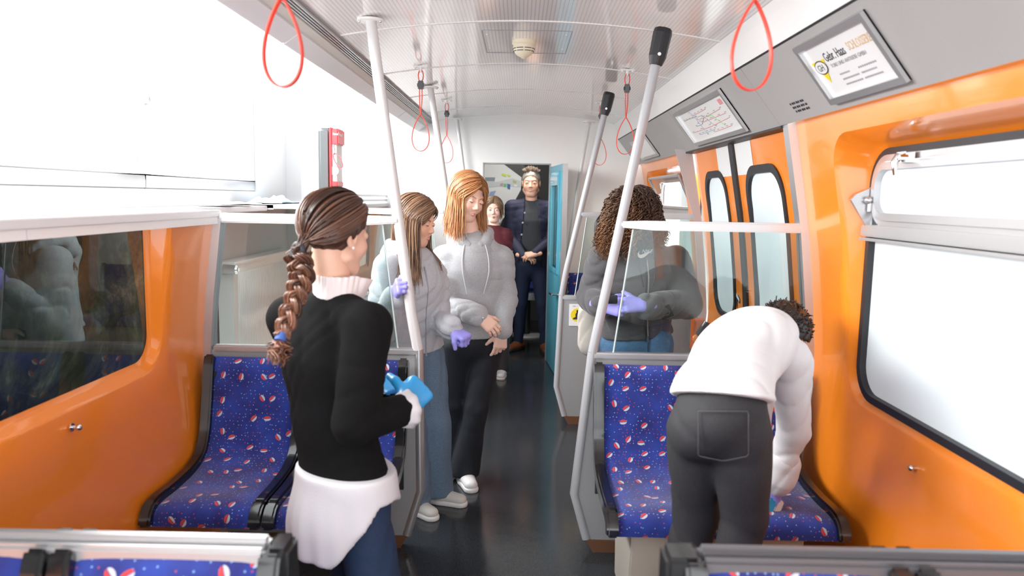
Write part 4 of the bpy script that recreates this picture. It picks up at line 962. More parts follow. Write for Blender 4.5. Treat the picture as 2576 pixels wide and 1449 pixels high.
def cap(R,c,s,col,parent,front=.045,low=-.055,name='hair_cap',off=.004,h=.005,rag=.004):
    def fn(P):
        d=ellip(P,SK0,SKR+off)
        X=np.abs(P[:,0]); hl=np.where(P[:,1]>0,.058-.9*np.clip(.085-P[:,1],0,1)*(.0) ,.0)
        # keep above hairline : front line z>hl, sides behind the ear, back down to low
        lim=np.interp(P[:,1],[-.12,-.03,.0,.02,.045,.07,.10],[low,low,-.01,.015,.03,.062,.075])
        d=smax(d,lim-P[:,2],.006); return d+rag*np.sin(P[:,0]*160+3*np.sin(P[:,1]*90))*.3
    V,Q=surfnet(fn,(-.11,-.14,-.10),(.11,.12,.15),h); n=len(V)
    cc=np.array(col)*(.8+.3*RNG.random((n,1))); return (V*s)@R.T+c,Q,cc
def longhair(R,c,s,parent,length,cols,fn=None,n=420,seed=1,wave=.004,front=47,part=0.,r=.0023,under=True,flare=0,M_=26):
    rg=np.random.default_rng(seed); paths=[];rad=[];cl=[]
    for i in range(n):
        side=-1 if rg.random()<.5 else 1; u=rg.random(); lay=rg.random()
        root=np.array([part+.03*side*lay*0,math.cos(math.radians(20+125*u)),math.sin(math.radians(20+125*u))]); root[2]=abs(root[2]) if u<.9 else root[2]
        root=np.array([part+side*.02,math.cos(math.radians(28+112*u)),math.sin(math.radians(28+112*u))])
        phi=math.radians(front+(178-front)*(u**.85)+rg.normal()*4); el=math.radians(rg.uniform(-30,14)+(-8 if u<.15 else 0))
        tgt=np.array([side*math.sin(phi)*math.cos(el),math.cos(phi)*math.cos(el),math.sin(el)])
        off=.004+.016*lay
        a=skull(slerp(root,tgt,np.linspace(0,1,M_//2)),off)
        L=length*(.86+.2*rg.random())-.0; k=M_-M_//2; e=a[-1]; dwn=np.linspace(0,1,k+1)[1:]
        dirx=e.copy(); dirx[2]=0; dirx/=np.linalg.norm(dirx)
        ph0=rg.uniform(0,6); wv=wave*np.sin(dwn*9+ph0)[:,None]*np.cross(dirx,[0,0,1])
        b=e+np.outer(dwn,[0,0,-1])*L+np.outer(np.sin(dwn*1.5)*(-.012+flare*dwn),dirx)+wv+dwn[:,None]*rg.normal(size=3)*.010
        W=(np.r_[a,b]*s)@R.T+c
        # gravity: lower half hangs along world -z
        ew=(e*s)@R.T+c; Lw=np.r_[a,b][M_//2:]-e; hx=Lw.copy(); hx[:,2]=0; W[M_//2:]=ew+(hx*s)@R.T+np.outer(Lw[:,2]*s,[0,0,1])
        for _ in range(5): W[1:-1]=(W[:-2]+W[2:]+2*W[1:-1])/4
        if fn is not None:
            W0=W.copy(); W[M_//2:]=push(W[M_//2:],fn)
            if np.abs(W-W0).max()>.07: continue
            for _ in range(2): W[M_//2:-1]=(W[M_//2-1:-2]+W[M_//2+1:]+2*W[M_//2:-1])/4
        base=np.array(cols[rg.integers(len(cols))])*(.72+.5*rg.random()); tipc=base*1.25; tt=np.linspace(0,1,M_)[:,None]
        paths.append(W); rad.append(r*(.7+.6*rg.random())*s); cl.append(base*(1-tt)+tipc*tt)
    return strands('hair',paths,rad,cl,M['hair'],parent,4)
# ---- figure
class Fig: pass
def lerp(a,b,t): return V3(a)*(1-t)+V3(b)*t
def figure(label,J,hd,hup=(0,0,1),s=1.,sex='f',hs=None,skin=(.72,.43,.31),**hk):
    """J: dict of world joints"""
    f=Fig(); J={k:V3(v) for k,v in J.items()}; f.J=J; f.s=s
    lat=J['shR']-J['shL']; lat/=np.linalg.norm(lat); sp=J['neck']-J['pel']; sp/=np.linalg.norm(sp); fr=np.cross(sp,lat)*1.0; fr/=np.linalg.norm(fr); 
    f.lat,f.fr,f.sp=lat,fr,sp
    base=(J['anL']+J['anR'])/2; f.t=empty('person',(base[0],base[1],0),label,'person'); f.skin=skin
    f.hc=J['head']; parts,R,c,E=head(J['head'],hd,hup,hs or s,skin=skin,**hk); f.R=R; f.c=c
    # body
    w=J['waist']; ch=J['chest']; n=J['neck']; pl=J['pel']; m=1.08 if sex=='m' else 1.; fl=(fr,1.5)
    f.torso=[C_(pl,w,.150*m*s,.122*m*s,fl),C_(w,ch,.122*m*s,.142*m*s,fl),C_(ch,lerp(ch,n,.45),.142*m*s,.092*m*s,fl)]
    sh=[C_(lerp(n,ch,.16),J['shR']-lat*.012,.048*s,.048*m*s),C_(lerp(n,ch,.16),J['shL']+lat*.012,.048*s,.048*m*s)]
    arms=[]
    for a in 'RL': arms+=[C_(J['sh'+a],J['el'+a],.050*m*s,.038*m*s),C_(J['el'+a],J['wr'+a],.037*m*s,.026*m*s)]
    legs=[]
    for a in 'RL': legs+=[C_(J['hip'+a],J['kn'+a],.080*m*s,.052*m*s),C_(J['kn'+a],J['an'+a],.050*m*s,.035*m*s)]
    nk=[C_(n-sp*.03,J['head']+R@np.array([0,-.022,-.045])*s,.056*m*s,.050*m*s)]
    f.sh,f.arms,f.legs,f.nk=sh,arms,legs,nk
    pr=inflate(f.torso,-.022)+sh+arms+inflate(legs,-.018); V,Q=surfnet(fields(pr,.02),*bounds(pr,.03),.016)
    parts.append((V,Q,np.array(skin))); V,Q=surfnet(fields(nk,.02),*bounds(nk,.02),.006); parts.append((V,Q,np.array(skin)))
    f.parts=parts; f.E=E; return f
def finish(f):
    V,Q,Cc=merge(f.parts); f.body=mesh('body',V,Q,M['skin'],f.t,col=Cc)
    if f.E: mesh('eyes',f.E[0],f.E[1],M['eye'],f.t,col=f.E[2])
    return f
def inflate(pr,a,b=None):
    out=[]
    for i,p in enumerate(pr): out.append(('c',p[1],p[2],p[3]+(a if np.isscalar(a) else a[i][0]),p[4]+(a if np.isscalar(a) else a[i][1]),p[5]))
    return out
def top(f,name,m,bag=.02,hem=None,fold=.0045,seed=1,cuff=True,h=.009,neckcut=.0,hemdir=None,collar=True,slv=.018,k=.03):
    h=min(h,.0078)
    J=f.J; s=f.s; pr=inflate(f.torso,bag)+inflate(f.sh,.012)
    A=inflate(f.arms,[(slv,slv+.004),(slv+.003,slv-.0)]*2)
    # shorten sleeves a little before the wrist
    out=[]
    for p in A: out.append(p)
    out[1]=('c',A[1][1],lerp(A[1][1],A[1][2],.93),A[1][3],A[1][4]+.004,None); out[3]=('c',A[3][1],lerp(A[3][1],A[3][2],.93),A[3][3],A[3][4]+.004,None)
    hemp=hem if hem is not None else J['pel']; hd_=hemdir if hemdir is not None else -f.sp
    base=fields(pr,k); arms=fields(out,.012); 
    def fn(P):
        d=base(P)+folds(P,fold,30,f.sp*1.0+f.fr*.4,seed); d=smax(d,(P-V3(hemp))@V3(hd_),.01)
        a=arms(P)+folds(P,fold*1.25,44,f.sp,seed+5); 
        for q in (1,3):   # flat sleeve end
            e=out[q]; ax=(e[2]-e[1]); ax=ax/np.linalg.norm(ax); 
        d=smin(d,a,.014)
        return smax(d,-(cone(P,*f.nk[0][1:3],.050*s,.050*s)) if neckcut==0 else (P-J['neck'])@f.sp-neckcut,.008)
    lo,hi=bounds(pr+out,.03); V,Q=surfnet(fn,lo,hi,h); o=mesh(name,V,Q,m,f.t); f.torsofn=base; f.topfn=lambda P: smin(base(P),arms(P),.02); f.sleeve=out; return o
def cuffs(f,m,name='cuff',r=.0365,L=.045,which='RL'):
    for a in which:
        e=f.J['el'+a]; w_=f.J['wr'+a]; ax=(w_-e)/np.linalg.norm(w_-e); g=B(); 
        P=[w_-ax*(L+.005),w_-ax*L,w_-ax*.01,w_-ax*.004]; g.tube(P,[r*.9,r,r*.93,r*.8],20); g.make(name,m,f.t)
def pants(f,name,m,flare=0.,up=.45,rk=.02,ra=.03,fold=.004,seed=3,h=.010,top_=.10,crease=26,hipr=.012):
    J=f.J; s=f.s; pr=[C_(J['pel'],lerp(J['pel'],J['waist'],up),.150*s+.008+hipr*.6,.130*s+.008,(f.fr,1.4))]
    for a in 'RL': pr+=[C_(J['hip'+a],J['kn'+a],.080*s+.010+hipr,.052*s+rk),C_(J['kn'+a],J['an'+a]-np.array([0,0,.02]),.052*s+rk,.035*s+ra+flare)]
    zc=min(J['anR'][2],J['anL'][2])-.045
    return garment(name,pr,m,f.t,h=h,k=.02,cuts=[((0,0,zc),(0,0,-1))],fold=(fold,crease,(0,0,1),seed))
def shoe(f,a,m,solem,toe=None,s=1.,lace=None):
    an=f.J['an'+a]; toe=V3(toe) if toe is not None else None; d=toe/np.linalg.norm(toe); R=frame(d); o=np.array([an[0],an[1],0])
    pr=[('c',np.array([0,-.045,.045]),np.array([0,.03,.045]),.040,.043,None),('c',np.array([0,.03,.045]),np.array([.006,.145,.034]),.043,.038,(np.array([0,0,1.]),1.25)),('c',np.array([0,-.03,.05]),np.array([0,-.02,.10]),.038,.036,None)]
    def fn(P): d_=fields(pr,.03)(P); d_=smax(d_,.018-P[:,2],.004); return d_
    V,Q=surfnet(fn,(-.07,-.12,-.01),(.07,.22,.16),.006); sh=mesh('shoe',(V*s)@R.T+o,Q,m,f.t)
    pl=[('c',np.array([0,-.045,.012]),np.array([0,.03,.012]),.044,.046,None),('c',np.array([0,.03,.012]),np.array([.006,.148,.012]),.046,.042,None)]
    def fs(P): d_=fields(pl,.02)(P); return smax(smax(d_,-P[:,2],.003),P[:,2]-.026,.004)
    V,Q=surfnet(fs,(-.07,-.12,-.01),(.07,.22,.05),.006); so=mesh('sole',(V*s)@R.T+o,Q,solem,sh); 
    so.location=-f.t.location-sh.location if False else so.location
    if lace:
        for k in range(4):
            y=.055+.022*k; z=.083-.009*k; P=[np.array([x,y+.004*(i%2),z-abs(x)*.25]) for i,x in enumerate((-.022,-.01,.01,.022))]; B().tube([tuple((p*s)@R.T+o) for p in P],.0035,6).make('lace',lace,sh)
    return sh
def J_(**k): return k
def standing(pel,neck,heading,feet,shw,s=1.,**ov):
    h=math.radians(heading); fw=np.array([math.sin(h),math.cos(h),0]); rt=np.array([math.cos(h),-math.sin(h),0]); pel=V3(pel); neck=V3(neck)
    J=dict(pel=pel,neck=neck,waist=pel+(neck-pel)*.36+fw*.005,chest=pel+(neck-pel)*.70+fw*.01); d=neck+np.array([0,0,-.055*s])
    J['shR']=d+rt*shw; J['shL']=d-rt*shw; J['hipR']=pel+rt*.082*s-np.array([0,0,.03]); J['hipL']=pel-rt*.082*s-np.array([0,0,.03])
    for a,ft in zip('RL',feet):
        J['an'+a]=np.array([ft[0],ft[1],.085]); J['kn'+a]=(J['hip'+a]+J['an'+a])/2+fw*.03+np.array([0,0,.01])
    for k,v in ov.items(): J[k]=V3(v)
    return J,fw,rt
def fold_mat(name,col,rough=.85,bump=.35,bs=420,var=.06,sheen=.15): return mat(name,col,rough,bump=bump,bscale=bs,var=var,sheen=sheen)
DEN=lambda n,c: mat(n,c,.8,bump=.3,bscale=330,var=.16)
GLV=mat('violet_nitrile',(.32,.30,.80),.42,coat=.1); GLB=mat('blue_nitrile',(.03,.36,.78),.38,coat=.15)
def glove(f,wrist,d,b,side,m,cuffback=.03,name='glove',**k):
    V,Q=hand(wrist,d,b,side,glove=.0016,**k); o=mesh(name,V,Q,m,f.t); dv_=V3(d)/np.linalg.norm(V3(d)); w_=V3(wrist)
    return o
def addhand(f,wrist,d,b,side,**k): V,Q=hand(wrist,d,b,side,**k); f.parts.append((V,Q,np.array(f.skin)))
_at=at
def at(px,py,Y=None,X=None,Z=None): return V3(_at(px,py,Y,X,Z))
def hood(f,m,r=.042,back=.07,drop=.045,name='hood'):
    n=f.J['neck']; u=f.sp; pr=[]; R_=.078
    pts=[]
    for k in range(-6,7):
        a=math.radians(k*27); pts.append(n+f.fr*math.cos(a)*-R_*(1.1 if abs(k)<3 else .95)+f.lat*math.sin(a)*R_*1.12+u*(.028+.0-.055*max(0,abs(k)-3)/3.) -f.fr*(.02 if abs(k)<3 else 0))
    for a,b in zip(pts[:-1],pts[1:]): 
        pr.append(C_(a,b,r*.62,r*.62))
    pr.append(C_(n-f.fr*.10-f.lat*.06-u*.02,n-f.fr*.10+f.lat*.06-u*.02,r*1.05,r*1.05,(f.fr,1.3)))
    return garment(name,pr,m,f.t,h=.008,k=.02,fold=(.004,40,(1,0,.5),3))
def strings(f,m,L=.26,x=.035,name='drawstring',start=.02,sway=0):
    for s_ in (-1,1):
        p0=f.J['neck']+f.fr*.085+f.lat*s_*x-f.sp*start; P=[p0-f.sp*L*t+f.fr*.03*math.sin(min(1,t*1.5)*1.5)+f.lat*s_*.012*math.sin(t*4) for t in np.linspace(0,1,14)]
        P=push(np.array(P),f.topfn,.006); B().tube([tuple(p) for p in P],.0028,6).make(name,m,f.t)
def onsurf(f,P,off=.004):
    """slide points onto the top garment along the front axis"""
    P=np.asarray(P,float); Q=P+f.fr*.25
    for _ in range(40): d=f.torsofn(Q)-off; Q=Q-f.fr*np.clip(d,-.02,.02)[:,None]*.8
    return Q
# ---------------------------------------------------------------- 1 woman with braid
Y=2.2; A=lambda x,y,Y_=Y: at(x,y,Y=Y_)
J,fw,rt=standing(A(868,1215),A(838,742),42,[(-.40,2.16),(-.44,2.34)],.155,.95,head=A(847,590),chest=A(822,895),waist=A(838,1060),
  shR=A(925,818,2.10),shL=A(728,802,2.30),elR=A(893,1065,2.03),wrR=A(1015,1032,2.16),elL=A(830,1050,2.40),wrL=A(948,972,2.36))
J['hipR']=A(908,1270,2.14);J['hipL']=A(880,1260,2.28);J['knR']=A(965,1600,2.1);J['knL']=A(905,1600,2.3)
f=figure('woman from behind with long brown braid, black cardigan, hanging white shirt and blue gloves',J,(.56,.82,-.08),(.08,0,1),1.0,skin=(.70,.43,.32),jaw=1.02,eyes='open')
blk=mat('black_knit',(.006,.006,.0065),.95,bump=.5,bscale=500,spec=.15)
wsh=mat('white_cotton',(.66,.65,.68),.75,bump=.25,bscale=160)
top(f,'cardigan',blk,bag=.016,hem=A(865,1222),hemdir=(.05,0,-1),fold=.0028,seed=2,neckcut=.015,slv=.020)
# shirt tail below the cardigan
pc=J['pel']; zt=at(870,1195,Y=2.2)[2]
def tailcut(P):
    a=(P-pc)@fw; b_=(P-pc)@rt; back=at(820,1425,Y=2.05)[2]; side=at(930,1232,Y=2.2)[2]; fr_=at(1030,1285,Y=2.25)[2]+.02
    ang=np.arctan2(b_,a); u=np.abs(ang)/math.pi    # 0 front .5 side 1 back
    z=np.where(u>.53,back+(side-back)*np.clip(1-((u-.53)/.24),0,1)**1.2,side+(fr_-side)*np.clip((.40-u)/.30,0,1))
    return (z-P[:,2])*.8
pr=[C_(J['hipR']+np.array([0,0,.05]),J['hipR']*.6+J['knR']*.4,.104,.106),C_(J['hipL']+np.array([0,0,.05]),J['hipL']*.6+J['knL']*.4,.112,.112),C_(pc+np.array([0,0,.10]),pc-np.array([0,0,.12]),.165,.185,(fw,1.25)),C_(pc-np.array([0,0,.12]),pc-np.array([0,0,.30]),.185,.185,(fw,1.15))]
garment('shirt_tail',pr,wsh,f.t,h=.008,cuts=[((0,0,zt+.03),(0,0,1)),(tailcut,)],fold=None,extra=lambda P,d: d+(lambda an: (.0045*np.sin(an*9+P[:,2]*3)+.003*np.sin(an*17-P[:,2]*7+1))*np.clip((zt-P[:,2])*5,0.1,1))(np.arctan2((P-pc)@rt,(P-pc)@fw)))
# frilled shirt collar
nk=A(848,722); ax=V3((.10,.05,1)); V=[];F=[]; n=96
Rr=frame(f.fr,ax); hgt=[0,.25,.5,.75,.9,1.]
for j,t in enumerate(hgt):
    for k in range(n):
        a=2*math.pi*k/n; rad=.062+.006*t+(.005*t*t)*math.sin(a*26)+(.014*t if math.cos(a)>.3 else 0)
        p=nk+Rr@np.array([math.sin(a)*rad*1.02,math.cos(a)*rad*1.12+.012*t,-.035+.075*t+(-.025*max(0,math.cos(a)))]); V.append(p)
for j in range(len(hgt)-1):
    for k in range(n): F.append((j*n+k,j*n+(k+1)%n,(j+1)*n+(k+1)%n,(j+1)*n+k))
o=mesh('ruffled_collar',V,F,mat('pale_collar',(.78,.70,.70),.8),f.t); o.modifiers.new('s','SOLIDIFY').thickness=.003
# cuffs and gloves
for a,w_ in (('R',.041),):
    e=J['el'+a];wv=J['wr'+a];ax=(wv-e)/np.linalg.norm(wv-e); V=[];F=[];n=48
    for j,t in enumerate((0,.3,.7,1)):
        X=frame(ax)
        for k in range(n):
            an=2*math.pi*k/n; r_=(w_+.014*t)*(1+.05*t*math.sin(an*9)); V.append(wv-ax*.03+ax*.050*t+X@np.array([math.cos(an)*r_,0,math.sin(an)*r_]))
    for j in range(3):
        for k in range(n): F.append((j*n+k,j*n+(k+1)%n,(j+1)*n+(k+1)%n,(j+1)*n+k))
    o=mesh('shirt_cuff',V,F,wsh,f.t); o.modifiers.new('s','SOLIDIFY').thickness=.003
wR=A(1022,1022,2.17); glove(f,wR,A(1052,985,2.24)-wR,(.55,-.55,.5),1,GLB,curls=[(55,50,40)]*4,scale=1.14,thumb=(.8,.5,-.3))
wL=A(950,960,2.34); glove(f,wL,A(1000,985,2.28)-wL,(.1,-.4,.9),-1,GLB,curls=[(45,40,30)]*4,scale=1.0)
ph=empty('phone',A(985,1000,2.25),'black phone held between the blue gloves of the braided woman','phone'); p=A(975,992,2.27); B().box((p[0]-.04,p[1]-.02,p[2]-.006),(p[0]+.035,p[1]+.05,p[2]+.006)).make('phone_case',M['black'],ph,bev=.003)
pants(f,'jeans',DEN('dark_blue_denim',(.010,.028,.075)),rk=.02,ra=.02,fold=.003,up=.12,hipr=-.004)
for a in 'RL': shoe(f,a,M['white'],M['white'],(.8,.6,0))
finish(f)
# hair: tight to the head, gathered at the nape, thick braid
R,c,s=f.R,f.c,1.0; br=[(.060,.024,.014),(.085,.036,.022),(.040,.017,.010),(.13,.06,.035)]
Vc,Qc,Cc=cap(R,c,s,(.05,.022,.014),f.t,low=-.075,off=.006); 
hair=mesh('hair',Vc,Qc,M['hair'],f.t,col=Cc)
g=np.array([-.015,-.122,-.055]); gw=R@g+c; rg=np.random.default_rng(3); paths=[];rad=[];cl=[]
for i in range(900):
    ph_=rg.uniform(-1,1)*math.pi; 
    # start on the hairline ring
    y_=math.cos(ph_); x_=math.sin(ph_); z_=np.interp(abs(ph_),[0,.7,1.2,1.55,1.9,2.5,3.14],[.75,.55,.18,-.05,-.45,-.72,-.8]); st=np.array([x_,y_,z_]); en=np.array([-.05,-1,-.62])
    if rg.random()<.35: st=st*(1-.55*rg.random())+np.array([0,.0,1])*.5*rg.random()
    a=skull(slerp(st,en,np.linspace(0,.93,20)),.006+.010*rg.random()); a=np.r_[a,[g+rg.normal(size=3)*.008]]
    W=a@R.T+c; b0=np.array(br[rg.integers(4)])*(.7+.6*rg.random()); paths.append(W); rad.append(.0022+.0016*rg.random()); cl.append(b0)
strands('hair_pulled_back',paths,rad,cl,M['hair'],f.t)
ring=[gw+R@np.array([math.cos(a)*.020,-.004*0,math.sin(a)*.020]) for a in np.linspace(0,2*math.pi,20)]
B().tube([tuple(p) for p in ring],.009,8).make('hair_tie',mat('black_band',(.02,.025,.035),.6),f.t)
pth=[gw,A(768,680,2.30)*1,A(752,730,2.24),A(735,790,2.17),A(712,845,2.12)]; pth=[V3(p) for p in pth]; pth[0]=gw+np.array([0,0,-.01]); 
pth[1]=V3(at(762,690,Y=gw[1]-.02)); pth[2]=V3(at(748,735,Y=gw[1]-.05)); pth[3]=V3(at(728,790,Y=2.02)); pth[4]=V3(at(708,848,Y=1.98))
tt=np.linspace(0,1,90); seg=np.linspace(0,1,5); cen=np.stack([np.interp(tt,seg,[p[i] for p in pth]) for i in range(3)],1)
for _ in range(12): cen[1:-1]=(cen[:-2]+cen[2:]+2*cen[1:-1])/4
T=np.gradient(cen,axis=0);T/=np.linalg.norm(T,axis=1)[:,None]; vx=np.cross(T,np.array([.2,1,.1]));vx/=np.linalg.norm(vx,axis=1)[:,None]; vy=np.cross(T,vx)
paths=[];rad=[];cl=[]
for k in range(3):
    for j in range(60):
        a=tt*2*math.pi*2.3+2*math.pi*k/3; wd=(.024*(1-.45*tt)); mid=cen+vx*(np.sin(a)*wd)[:,None]+vy*(np.sin(2*a)*wd*.62)[:,None]
        r=.0165*math.sqrt(rg.random()); an=rg.random()*6.28; k2=(1-.35*tt)[:,None]; mid=mid+(vx*math.cos(an+0)+vy*math.sin(an))*r*k2
        b0=np.array(br[rg.integers(4)])*(.8+.7*rg.random()); paths.append(mid); rad.append(.0032); cl.append(np.outer(1+tt*.8,b0))
strands('braid',paths,rad,cl,M['hair'],f.t,4,tip=.8)
e0=cen[-1]; B().tube([tuple(e0-T[-1]*.01),tuple(e0+T[-1]*.012)],.016,14).make('blue_hair_tie',mat('blue_band',(.04,.10,.35),.6),f.t)
paths=[];rad=[];cl=[]
for j in range(120):
    dd=T[-1]+rg.normal(size=3)*.22+np.array([0,0,-.3]); L=.075*(.6+.5*rg.random()); P=[e0+dd/np.linalg.norm(dd)*L*t+vx[-1]*.012*math.sin(t*3)*rg.normal() for t in np.linspace(0,1,8)]; paths.append(np.array(P)); rad.append(.0022); cl.append(np.array([.16,.06,.03])*(.6+.8*rg.random()))
strands('braid_tip',paths,rad,cl,M['hair'],f.t)
p=R@np.array([.080,-.006,-.030])+c; B().ball(tuple(p),.0045,8).make('pearl_earring',M['white'],f.t)
# ---------------------------------------------------------------- 2 girl holding the pole
Y=3.55
J,fw,rt=standing(A(1035,885,3.6),A(1035,642,3.55),140,[(at(1105,1252,Z=0)[0]-.02,3.72),(at(1055,1285,Z=0)[0]-.03,3.55)],.150,.95,head=A(1046,557,3.53),
  shR=A(972,675,3.47),shL=A(1088,690,3.66),elR=A(962,835,3.40),wrR=A(1008,768,3.27),elL=A(1105,808,3.62),wrL=A(1138,828,3.42))
# feet: her left foot is the far one
hd_=np.array([.28,-.80,.50]);hd_/=np.linalg.norm(hd_);hb_=np.array([-.90,-.38,0.]);hb_-=hd_*(hb_@hd_);hb_/=np.linalg.norm(hb_)
pq_=V3((-.478,3.2,at(1025,722,Y=3.2)[2])); J['wrR']=pq_-hd_*.072+hb_*.036
J['anL']=np.array([at(1100,1245,Z=0)[0],3.70,.085]);J['anR']=np.array([at(1040,1285,Z=0)[0],3.58,.085])
J['knL']=(J['hipL']+J['anL'])/2+fw*.03;J['knR']=(J['hipR']+J['anR'])/2+fw*.03
f=figure('girl with long light brown hair, grey zip hoodie and violet glove on the white pole',J,(.93,-.32,-.22),(.2,0,1),.95,skin=(.85,.50,.35),eyes='closed',jaw=.96,h=.003,brow=(.22,.12,.07))
gry=mat('heather_grey_fleece',(.47,.48,.50),.9,bump=.4,bscale=420,var=.13,sheen=.2)
gry2=mat('light_grey_fleece',(.52,.54,.58),.9,bump=.4,bscale=420,var=.10,sheen=.2)
top(f,'zip_hoodie',gry2,bag=.034,hem=A(1035,885,3.55),fold=.0065,seed=4,slv=.024)
cuffs(f,gry2,r=.042); hood(f,gry2)
zp=onsurf(f,[J['neck']*(1-t)+(J['pel']+f.fr*.02)*t+f.lat*-.0 for t in np.linspace(.08,.98,24)]); B().tube([tuple(p) for p in zp],.0035,6).make('zipper',mat('grey_zip',(.33,.33,.36),.4),f.t)
w=J['wrR']; pp_=V3((-.478,3.2,at(1025,722,Y=3.2)[2])); 
hw_=J['wrR']; glove(f,hw_,hd_,hb_,1,GLV,curls=[(72,78,50)]*4,scale=.93,thumb=(.75,.6,-.5),tcurl=45)
wl=J['wrL']; glove(f,wl,(.75,-.45,-.35),(.2,-.35,.9),-1,GLV,curls=[(75,85,60)]*4,scale=.93,tcurl=50)
B().tube([tuple(hw_+np.array([math.cos(a)*.032,math.sin(a)*.03,-.035+.006*math.sin(a)])) for a in np.linspace(0,2*math.pi,16)],.0035,6).make('red_white_bracelet',M['red'],f.t)
pants(f,'wide_jeans',DEN('washed_blue_denim',(.13,.20,.29)),rk=.035,ra=.045,flare=.01,fold=.006)
for a,td_ in (('R',(.75,-.65,0)),('L',(.95,-.3,0))): shoe(f,a,mat('offwhite_leather',(.70,.68,.63),.5),M['white'],td_,.93,mat('lace',(.75,.73,.7),.7))
finish(f)
Vc,Qc,Cc=cap(f.R,f.c,.95,(.12,.06,.035),f.t,low=-.07,off=.005); mesh('hair_base',Vc,Qc,M['hair'],f.t,col=Cc)
longhair(f.R,f.c,.95,f.t,.30,[(.22,.12,.07),(.16,.085,.05),(.32,.19,.11),(.10,.05,.03)],f.topfn,n=1300,seed=5,front=52)
# ---------------------------------------------------------------- 3 red-blonde girl
J,fw,rt=standing(A(1185,850,3.98),A(1188,600,3.95),165,[(at(1140,1180,Z=0)[0],4.08),(at(1172,1210,Z=0)[0],3.93)],.165,1.,head=A(1176,497,3.93),
  shR=A(1122,652,3.92),shL=A(1256,652,3.98),elR=A(1122,772,3.86),wrR=A(1205,795,3.72),elL=A(1270,745,4.0),wrL=A(1262,832,3.88))
J['anR']=np.array([at(1138,1180,Z=0)[0],4.10,.085]);J['anL']=np.array([at(1170,1205,Z=0)[0],3.98,.085])
f=figure('tall girl with straight red-blonde hair and grey pullover hoodie looking down, hands crossed in front',J,(.62,-.72,-.30),(.1,.1,1),1.0,skin=(.95,.62,.49),eyes='closed',h=.003,jaw=.98,brow=(.45,.24,.12),lips=(.70,.32,.26))
top(f,'hoodie',gry,bag=.036,hem=A(1185,845,3.95),fold=.0065,seed=8,slv=.026); cuffs(f,gry,r=.042); hood(f,gry,.045); strings(f,mat('pale_cord',(.72,.72,.72),.7),.25,.052)
addhand(f,J['wrR'],(.72,-.25,-.55),(-.1,-.75,.62),1,curls=[(30,35,25)]*4,scale=.95)
addhand(f,J['wrL'],(-.08,-.12,-1),(.35,-.9,0),-1,curls=[(18,25,20),(30,40,30),(40,50,30),(45,50,30)],scale=.95)
B().tube([tuple(J['wrR']+np.array([.020,-.005,-.01])+np.array([math.cos(a)*.006,math.sin(a)*.028,math.cos(a)*.030])) for a in np.linspace(0,2*math.pi,16)],.002,6).make('silver_bracelet',M['chrome'],f.t)
pants(f,'flared_jeans',mat('blue_black_denim',(.008,.011,.018),.7,bump=.3,bscale=330),rk=.008,ra=.028,flare=.018,fold=.003)
snk=mat('white_leather',(.80,.79,.80),.45)
for a,td_ in (('L',(.35,-.94,0)),('R',(-.1,-1,0))): shoe(f,a,snk,M['white'],td_,.95,M['white'])
finish(f)
Vc,Qc,Cc=cap(f.R,f.c,1.,(.30,.13,.05),f.t,low=-.07,off=.005); mesh('hair_base',Vc,Qc,M['hair'],f.t,col=Cc)
longhair(f.R,f.c,1.,f.t,.215,[(.46,.20,.075),(.36,.14,.05),(.58,.30,.12),(.25,.09,.035)],f.topfn,n=1300,seed=6,front=50,part=.0,flare=.02)
# ---------------------------------------------------------------- 4 man in the doorway
J,fw,rt=standing(A(1337,662,7.62),A(1337,508,7.6),181,[(at(1303,884,Z=0)[0]-.0,7.62),(at(1372,890,Z=0)[0],7.55)],.190,1.04,head=A(1336,461,7.58),
  elR=A(1287,603,7.58),wrR=A(1315,644,7.38),elL=A(1388,603,7.58),wrL=A(1346,638,7.38))
f=figure('smiling grey-haired man in navy jacket standing in the doorway, hands clasped',J,(-.06,-1,-.04),(0,0,1),1.04,'m',hs=1.14,skin=(.80,.46,.33),eyes='open',smile=1,male=True,jaw=1.08,brow=(.30,.22,.17),lips=(.62,.25,.2))
nv=mat('navy_wool',(.018,.020,.05),.75,bump=.2,bscale=400); 
top(f,'sweater',mat('charcoal_knit',(.045,.048,.055),.85,bump=.4,bscale=400),bag=.012,hem=A(1337,655,7.6),fold=.002,seed=3,neckcut=.02,slv=.005)
opened=lambda P: np.stack([.052+.0*P[:,2]-np.abs((P-J['neck'])@f.lat)+.0, ],1)[:,0]*np.where(((P-J['chest'])@f.fr)>.02,1,-1)*1.0
pr_=inflate(f.torso,.030)+inflate(f.sh,.018); ar_=inflate(f.arms,[(.022,.020),(.020,.018)]*2)
def jk(P):
    d=smin(fields(pr_,.03)(P),fields(ar_,.012)(P),.014)+folds(P,.004,34,(0,0,1),6); d=smax(d,at(1337,672,Y=7.6)[2]-P[:,2],.006)
    z=P[:,2]; wd=np.interp(z,[J['pel'][2],J['chest'][2],J['neck'][2]],[.115,.075,.062]); front=((P-J['pel'])@f.fr)
    d=smax(d,-smax(smax(np.abs((P-J['neck'])@f.lat)-wd,.035-front,.004),-(fields(ar_,.012)(P)-.012),.003),.004)
    return smax(d,-(cone(P,*f.nk[0][1:3],.064,.066)),.006)
V,Q=surfnet(jk,*bounds(pr_+ar_,.03),.010); mesh('jacket',V,Q,nv,f.t)
for a,b_ in ((1322,535),(1317,560),(1314,590)): B().disc(tuple(at(a-2,b_,Y=7.44)),(0,-1,0),.009,.005,12).make('button',M['polegrey'],f.t)
